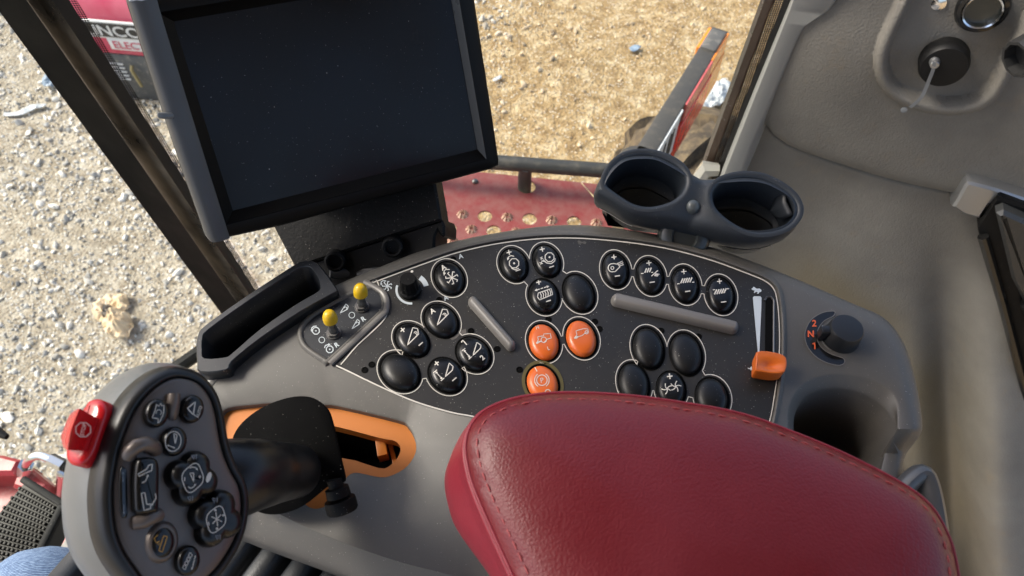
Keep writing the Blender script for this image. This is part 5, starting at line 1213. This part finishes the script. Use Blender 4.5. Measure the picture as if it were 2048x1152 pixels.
lell(cB(744,265), 22.5, 28.5, 12, .0055, s_auto, lab='black round button lettered AUTO with a steering arrow')
def s_pos(b, M):
    b.stroke(ell(*cB(657,434), 15.5, 20, 10, 30), 1.6, M, True); b.stroke([cB(*p) for p in [(660,392),(678,400),(668,446)]], 1.8, M, True); b.stroke([cB(628,455), cB(664,468)], 1.5, M); head(b, M, *cB(630,456), 195, 2.6); head(b, M, *cB(662,468), 15, 2.6)
lell(cB(648,436), 24, 30, 12, .006, s_pos, lab='black round button with a header position symbol in a ring')
def s_unload(b, M):
    b.stroke([cE(*p) for p in [(125,785),(158,790),(112,932),(80,920)]], 1.7, M, True); b.stroke([cE(*p) for p in [(70,775),(38,810),(55,845),(85,835)]], 1.4, M); b.stroke([cE(*p) for p in [(60,855),(90,830)]], 1.3, M); b.stroke([cE(*p) for p in [(70,870),(92,850)]], 1.3, M)
rc = cE(95, 845)
rg_ = MB(); O_ = [LL2(lv(x, y)) for x, y in ell(rc[0]-1, rc[1]-1, 31, 41, 14, 40)]; O_ = O_ if area2(O_) > 0 else O_[::-1]
rg_.loft([[LG(p, h) for p in offset2(O_, i)] for i, h in ((-.001,.0012), (.0004,.0034), (.0015,.0048), (.0028,.0046), (.0042,.0030), (.005,.0014))]); rg_.build('button_rim', M_['plate'], lev, smooth=70)
lell(rc, 24, 32, 12, .0035, s_unload, sc='amberprint', lab='black round button with an amber unloading auger symbol in a raised ring')
def s_auger(b, M):
    for k in range(4):
        x, y = 315 + 18*k*1.0, 1075 - 37*k
        b.stroke([cE(*p) for p in [(x-18,y),(x+4,y+20),(x+18,y-6),(x-2,y-26)]], 1.4, M, True)
    b.stroke([cE(*p) for p in [(415,965),(385,1085)]], 1.6, M); head(b, M, *cE(382,1084), 105, 3)
lell(cE(322,1008), 23, 31, 14, .0055, s_auger, lab='black round button with an auger and arrow, at the bottom of the lever face')
# rocker of the auger swing
rk = [cB(*p) for p in [(440,540),(470,522),(530,522),(556,545),(562,600),(560,700),(558,790),(540,815),(470,825),(436,810),(430,760),(428,650)]]
o = lbtn(sm(rk, 3), .0065, 'rocker_switch', LB, lab='tall black rocker switch with two auger swing symbols')
q_ = MB(); Mq = lmap(.0018+.0068)
q_.stroke([cB(*p) for p in [(470,608),(516,582),(526,562),(546,556),(542,590),(520,598),(476,620)]], 1.9, Mq, True); q_.stroke([cB(*p) for p in [(490,656),(510,645),(520,622)]], 1.9, Mq); head(q_, Mq, *cB(522,618), -75, 3.2)
q_.stroke([cB(*p) for p in [(487,712),(506,708),(516,770),(536,768),(536,792),(502,802)]], 1.9, Mq, True); q_.stroke([cB(*p) for p in [(562,712),(566,738),(546,768)]], 1.9, Mq); head(q_, Mq, *cB(544,772), 130, 3.2); q_.build('symbol', M_['white'], o, smooth=0)
o = lbtn(sm([cB(*p) for p in [(374,575),(392,572),(406,600),(410,700),(410,820),(398,842),(378,832),(368,760),(366,660)]], 3), .0012, 'scale_strip', M_['blackgloss'])
q_ = MB(); Mq = lmap(.0034); q_.stroke([cB(388,605), cB(388,650)], 1.4, Mq); head(q_, Mq, *cB(388,603), -90, 3); q_.stroke([cB(393,770), cB(393,812)], 1.4, Mq); head(q_, Mq, *cB(393,815), 90, 3); q_.build('symbol', M_['dimwhite'], o, smooth=0)
# plate ridges above and below the rocker, and the central fin
b = MB(); b.tube([lv(x, y, l) for x, y, l in [(*cB(418,512),.002), (*cB(430,485),.0045), (*cB(462,458),.006), (*cB(505,446),.0062), (*cB(548,460),.005), (*cB(566,478),.002)]], .0036, 12); b.build('ridge', M_['plate'], lev, smooth=70)
b = MB(); b.tube([lv(x, y, l) for x, y, l in [(*cB(450,868),.002), (*cB(500,862),.0042), (*cB(545,840),.0052), (*cB(580,825),.003)]], .0034, 12); b.build('ridge', M_['plate'], lev, smooth=70)
b = MB(); b.tube([lv(x, y, l) for x, y, l in [(*cB(662,180),.0042), (*cB(660,215),.0042), (*cB(655,265),.003), (*cB(650,305),.0005)]], [.003,.0032,.0032,.003], 12); b.build('ridge', M_['plate'], lev, smooth=70)
# clover pads
def clover(c, a, b2, th, label, paint, off=(-8, 2)):
    P = []; n = 72
    for i in range(n):
        t = 6.2832*i/n; ph_ = ((t + math.pi/4) % (math.pi/2)) - math.pi/4; rr = .52*math.cos(ph_) + math.sqrt(.55**2 - (.52*math.sin(ph_))**2); u, v = a*rr*math.cos(t), b2*rr*math.sin(t); cs_, sn_ = math.cos(R(th)), math.sin(R(th)); P.append((c[0]+u*cs_-v*sn_, c[1]+u*sn_+v*cs_))
    o = lbtn(P, .009, 'thumb_pad', LB, [(-.001,-.001), (-.0008,.003), (.0,.006), (.0014,.0085), (.004,.0094), (.007,.0088)], label)
    q_ = MB(); paint(q_, lmap(.0018+.0097)); q_.build('symbol', M_['white'], o, smooth=0)
    return o
def quad(c, a, b2, th, n=48):
    P = []
    for i in range(n):
        t = 6.2832*i/n; rr = 1 + .07*math.cos(4*t); u, v = a*rr*math.cos(t), b2*rr*math.sin(t); cs_, sn_ = math.cos(R(th)), math.sin(R(th)); P.append((c[0]+u*cs_-v*sn_, c[1]+u*sn_+v*cs_))
    return P
def p1(b, M):
    c = cE(390,255); b.stroke(quad(c, 20, 28, 14), 1.7, M, True); b.stroke([cE(*p) for p in [(365,212),(398,210),(400,290)]], 1.8, M, True); plus(b, M, *cE(456,244), 2.8, 1.6, 8); b.stroke([cE(318,250), cE(316,285)], 1.7, M)
    b.stroke([cE(*p) for p in [(362,165),(385,155),(415,160),(428,172)]], 1.7, M); head(b, M, *cE(430,176), 50, 2.8); b.stroke([cE(*p) for p in [(350,335),(370,350),(395,340),(408,325)]], 1.7, M); head(b, M, *cE(412,318), -50, 2.8)
    b.fill(ell(*cE(537,250), 4.6, 11, 20, 18), M)
def p2(b, M):
    c = cE(604,635); b.stroke(quad(c, 18, 26, 18), 1.7, M, True); x, y = cE(610,632); star(b, M, x, y, 11, 1.8, 6, 20, 0, 1.3); plus(b, M, *cE(670,597), 2.6, 1.6, 10); b.stroke([cE(534,655), cE(540,690)], 1.6, M); b.fill(ngon(*cE(598,550), 2.4, 6), M); b.fill(ngon(*cE(612,718), 2.6, 6), M)
o1 = clover(cE(355,262), 45, 50, 16, 'black clover shaped thumb pad with a header triangle in its centre', p1)
o2 = clover(cE(572,625), 45, 53, 20, 'black clover shaped thumb pad with a reel star in its centre', p2)
for o, items in ((o1, ((410,65),(375,445))), (o2, ((600,460),(628,800)))):
    q_ = MB(); Mq = lmap(.0018+.0098)
    for x, y in items: q_.stroke([cE(*p) for p in [(x-30,y-16),(x-2,y-18),(x-10,y+22)]], 1.3, Mq, True); q_.stroke([cE(x+15,y-20), cE(x+12,y+18)], 1.3, Mq); head(q_, Mq, *cE(x+14,y-20), -80, 2.2)
    q_.build('symbol', M_['dimwhite'], o, smooth=0)
# red stop switch on the side of the head
nR = (-XL*.0 + (lv(160, 860, -.02) - lv(330, 900, -.02)).normalized()*1.0 + nL*.55).normalized()
OR_ = lv(172, 868, -.022) + nR*.006; rp2 = lambda x, y, l=0.0: atp(x, y, OR_ + nR*l, nR)
bs = [cA(*p) for p in [(400,160),(430,120),(490,98),(545,104),(588,138),(606,200),(598,270),(560,380),(500,560),(455,670),(400,750),(350,792),(290,800),(230,780),(196,730),(190,650),(220,500),(300,320)]]
stp = MB(); stp.pillow([rp2(x, y) for x, y in sm(bs, 3)], nR, [(0,-.012), (0,.0004), (.0006,.0016), (.0018,.0024), (.004,.0028)]); o = stp.build('stop_switch', M_['redswitch'], lev, smooth=60)
tb_ = [cA(*p) for p in [(308,195),(360,205),(420,235),(500,290),(500,330),(440,480),(385,630),(330,655),(250,640),(190,628)]]
b = MB(); lft = .0125
F1 = [rp2(x, y, .002) for x, y in sm(tb_, 2)]
out_px = [cA(*p) for p in [(280,200),(300,197),(308,200),(300,240),(250,330),(215,440),(190,560),(186,628),(160,615),(125,575),(115,500),(140,420),(190,290),(230,230)]]
# rocker wedge: sloped red face rising to the left edge, then a thick outer edge
A1 = [cA(*p) for p in [(308,196),(290,240),(252,330),(215,440),(193,560),(186,628)]]
A2 = [cA(*p) for p in [(505,300),(490,350),(455,440),(420,540),(398,600),(380,640)]]
A0 = [cA(*p) for p in [(285,200),(236,232),(190,295),(142,415),(116,500),(140,600)]]
rows = []
for p0, p1_, p2_ in zip(cr([(*p, 0) for p in A0], 4, False), cr([(*p, 0) for p in A1], 4, False), cr([(*p, 0) for p in A2], 4, False)):
    m_ = p1_.lerp(p2_, .5)
    rows.append([rp2(p0.x, p0.y, .0), rp2(p0.x, p0.y, .009), rp2(p1_.x-1.5, p1_.y, .0172), rp2(p1_.x, p1_.y, .0176), rp2(p1_.x+2, p1_.y, .0172), rp2(m_.x, m_.y, .0105), rp2(p2_.x, p2_.y, .0038), rp2(p2_.x, p2_.y, -.002)])
b.loft(rows, False); b.f.append([k for k in range(8)]); b.f.append([len(b.v)-8+k for k in range(8)][::-1]); ro = b.build('rocker', M_['redswitch'], o, smooth=45)
# printed stop sign on the sloped face
fa, fb, fc = rows[4][4], rows[-5][4], rows[10][6]; nF = (fb-fa).cross(fc-fa).normalized(); nF = nF if nF.dot(CAM-fa) > 0 else -nF
Mf = lambda x, y: atp(x, y, rows[10][5] + nF*.002, nF)
q_ = MB(); c = cA(348, 416); P = [(c[0] + 16*math.cos(R(22.5+45*k)), c[1] + 15*math.sin(R(22.5+45*k))) for k in range(8)]; q_.stroke(P, 1.9, Mf, True); q_.text('STOP', c[0], c[1], 10.5, -76, Mf, .02, 1.0); q_.build('stop_sign', mat('print_pink', (.72,.5,.46), .5), o, smooth=0)

# ================================================================== ARMREST CUSHION
ZT, ZL = .125, .075
seam_px = [(1080,1270),(1050,1205),(1022,1145),(986,1066),(959,1005),(940,954),(931,905),(934,872),(948,842),(972,820),(1013,802),(1064,791),(1132,786),(1234,790),(1336,802),(1480,828),(1600,871),(1700,914),(1800,966),(1858,1010),(1890,1060),(1908,1110),(1918,1180),(1918,1300),(1870,1420),(1700,1480),(1350,1480),(1170,1400)]
low_px = [(1050,1270),(1010,1200),(975,1145),(914,1059),(895,1005),(889,964),(895,930),(914,893),(938,860),(970,838),(1013,822),(1064,812),(1132,808),(1234,812),(1336,824),(1480,850),(1590,890),(1680,930),(1775,980),(1835,1020),(1870,1068),(1888,1112),(1900,1180),(1900,1300),(1850,1400),(1690,1450),(1350,1450),(1170,1390)]
arm_t = thing('armrest', at(1400, 1100, 0), 'dark red leather armrest cushion with stitched edge, over the right half of the console', 'armrest')
sp_ = [at(v.x, v.y, ZT) for v in cr([(*p, 0) for p in seam_px], 5)]; lw_ = [at(v.x, v.y, ZL) for v in cr([(*p, 0) for p in low_px], 5)]
s2 = [(p.x, p.y) for p in sp_]
def dome(x, y, d): return ZT + .0022*(1-math.exp(-d/.0018)) + .0095*(1-math.exp(-d/.013)) + .007*(1-math.exp(-d/.06)) - .0012*math.exp(-((d-.0065)/.0014)**2)
b = MB(); in1 = offset2(s2, .0009)
b.fillh(in1, lambda x, y, d: dome(x, y, d+.0009), step=.0042)
b.loft([[Vector((*p, ZT-.0012)) for p in offset2(s2, .0006)], [Vector((*p, ZT+.0001)) for p in offset2(s2, .0002)], [Vector((*p, dome(0,0,.0009))) for p in in1]], True)
b.build('top_cover', M_['leather'], arm_t, smooth=80)
def mixr(t, bul, z):
    o = [a.lerp(c, t) for a, c in zip(sp_, lw_)]; o = offset2([(p.x, p.y) for p in o], -bul); return [Vector((p[0], p[1], z)) for p in o]
b = MB(); b.loft([mixr(0, -.002, ZT-.0022), mixr(0, 0.0004, ZT-.0008), mixr(0, .0016, ZT-.0012), mixr(.05, .0018, ZT-.003), mixr(.1, .0008, ZT-.005), mixr(.3, .0015, ZT-.016), mixr(.7, .0012, ZT-.032), mixr(1, 0, ZL), mixr(1, -.004, ZL-.012), mixr(1, -.015, ZL-.022)], True, False, True); b.build('side_cover', M_['leather_side'], arm_t, smooth=60)
# piping and stitches
b = MB(); pp = offset2(s2, .0002); n = len(pp); ring_ = [Vector((*p, ZT+.0006)) for p in pp] ; b.tube(ring_ + [ring_[0]], .0011, 8, False); b.build('piping', M_['leather_side'], arm_t, smooth=60)
st = resample([Vector(p) for p in offset2(s2, .0066)], .0012, True); b = MB(); acc = 0; last = None; i = 0
L_ = 0; seg = .0042; gap = .0021; pos = 0.0; k = 0
pts = [Vector((p.x, p.y, dome(0, 0, .0066)+.0009)) for p in st]; cum = [0]
for a, c in zip(pts[:-1], pts[1:]): cum.append(cum[-1] + (c-a).length)
tot = cum[-1]
def along(s): j = int(np.searchsorted(cum, s)); j = min(max(j, 1), len(pts)-1); t = (s-cum[j-1])/max(1e-9, cum[j]-cum[j-1]); return pts[j-1].lerp(pts[j], t)
s_ = 0.0
while s_ + seg < tot: 
    a, m_, c = along(s_), along(s_+seg*.5), along(s_+seg); a.z -= .0007; c.z -= .0007; b.tube([a, m_, c], .00055, 6); s_ += seg+gap
b.build('stitching', M_['thread'], arm_t, smooth=60)
b = MB(); b.box(at(1500, 1200, .03), (.06,0,0), (0,.06,0), (0,0,.035), .008); b.build('hinge_block', M_['black'], arm_t)

# ================================================================== BELLOWS, PEDAL, PERSON
bl = thing('bellows', at(560, 1140, -.1), 'slate black ribbed rubber bellows below the front edge of the console', 'bellows')
b = MB(); c = at(560, 1160, -.10); ux = (at(560, 1080, -.10) - at(500, 1160, -.10)).normalized(); uy = Vector((-ux.y, ux.x, 0))
nP = 13; prof_ = []
for k in range(nP):
    y0 = .16 - .026*k
    prof_ += [(y0, -.012), (y0-.002, -.001), (y0-.005, .003), (y0-.016, .004), (y0-.019, .0), (y0-.021, -.012)]
b.loft([[c + ux*s_ + uy*y + Vector((0,0,z)) for y, z in prof_] for s_ in (-.12, .10)], False); b.build('ribs', M_['bellows'], bl, smooth=35, solid=.003)
pd = thing('foot_pedal', at(50, 1040, -.72), 'black foot pedal covered in rows of small square rubber studs, left of the lever', 'pedal')
pz = -.72; q4 = [at(50, 961, pz), at(131, 1012, pz), at(62, 1150, pz), at(-90, 1130, pz)]
b = MB(); b.pillow(q4, (0,0,1), [(0,-.04), (0,-.003), (.003,0)]); b.build('tread_plate', M_['pedal'], pd)
b = MB()
for i in range(13):
    for j in range(15):
        u, v = (i+.6+.5*(j % 2))/14.2, (j+1.6)/17
        p = (q4[0].lerp(q4[1], u*.92+.02)).lerp(q4[3].lerp(q4[2], u*.92+.02), v); e1 = (q4[1]-q4[0]).normalized()*.0021; e2 = (q4[3]-q4[0]).normalized()*.0026
        b.box(p + Vector((0,0,.003)), e1, e2, Vector((0,0,.004)), .001)
b.build('studs', M_['pedal'], pd, smooth=30)
o_s = bpy.data.objects['studs']; o_s['kind'] = 'stuff'
b = MB(); e = (q4[1]-q4[0]); b.box((q4[0]+q4[1])/2 + Vector((0,0,.006)), e/2, Vector((e.y,-e.x,0)).normalized()*.006, Vector((0,0,.007)), .003); e = (q4[2]-q4[1]); b.box((q4[2]+q4[1])/2 + Vector((0,0,.006)), e/2, Vector((e.y,-e.x,0)).normalized()*.006, Vector((0,0,.007)), .003); b.build('raised_edge', M_['black'], pd)
pe = thing('person', (-.5, .0, FLZ), 'seated person in blue denim jeans, one bent knee showing at the lower left corner', 'person')
def leg(b, dx):
    kn_ = atd(62, 1262, .82) + Vector((dx, 0, 0)); hip = Vector((kn_.x + .02 , kn_.y - .50, kn_.z - .03)); hip = Vector((-.30 + dx*.6, -.42, kn_.z-.02)); an = kn_ + Vector((.02, .10, -.45))
    path = cr([hip, hip.lerp(kn_, .5), hip.lerp(kn_, .85), kn_ + Vector((-.005, .012, .004)), kn_ + Vector((.0, .035, -.05)), kn_.lerp(an, .4), an], 6, False); m_ = len(path)
    rad = np.interp(np.linspace(0, 1, m_), [0,.25,.45,.55,.7,.85,1], [.095,.083,.07,.066,.062,.058,.05])
    rings = MB().tube(path, list(rad), 40).v
    for v in rings:
        v2 = Vector(v); v += Vector((1,1,1))*0
        d = .0045*noise.noise(v2*14) + .003*noise.noise(v2*34 + Vector((4,0,0)))
        v.z += d; v.x += d*.6
    t = MB().tube(path, list(rad), 40); b.add(rings, t.f)
b = MB(); leg(b, 0); leg(b, -.34)
b.tube([Vector((-.31,-.46,-.30)), Vector((-.5,-.46,-.30))], .11, 30); b.build('trousers', M_['denim'], pe, smooth=80)
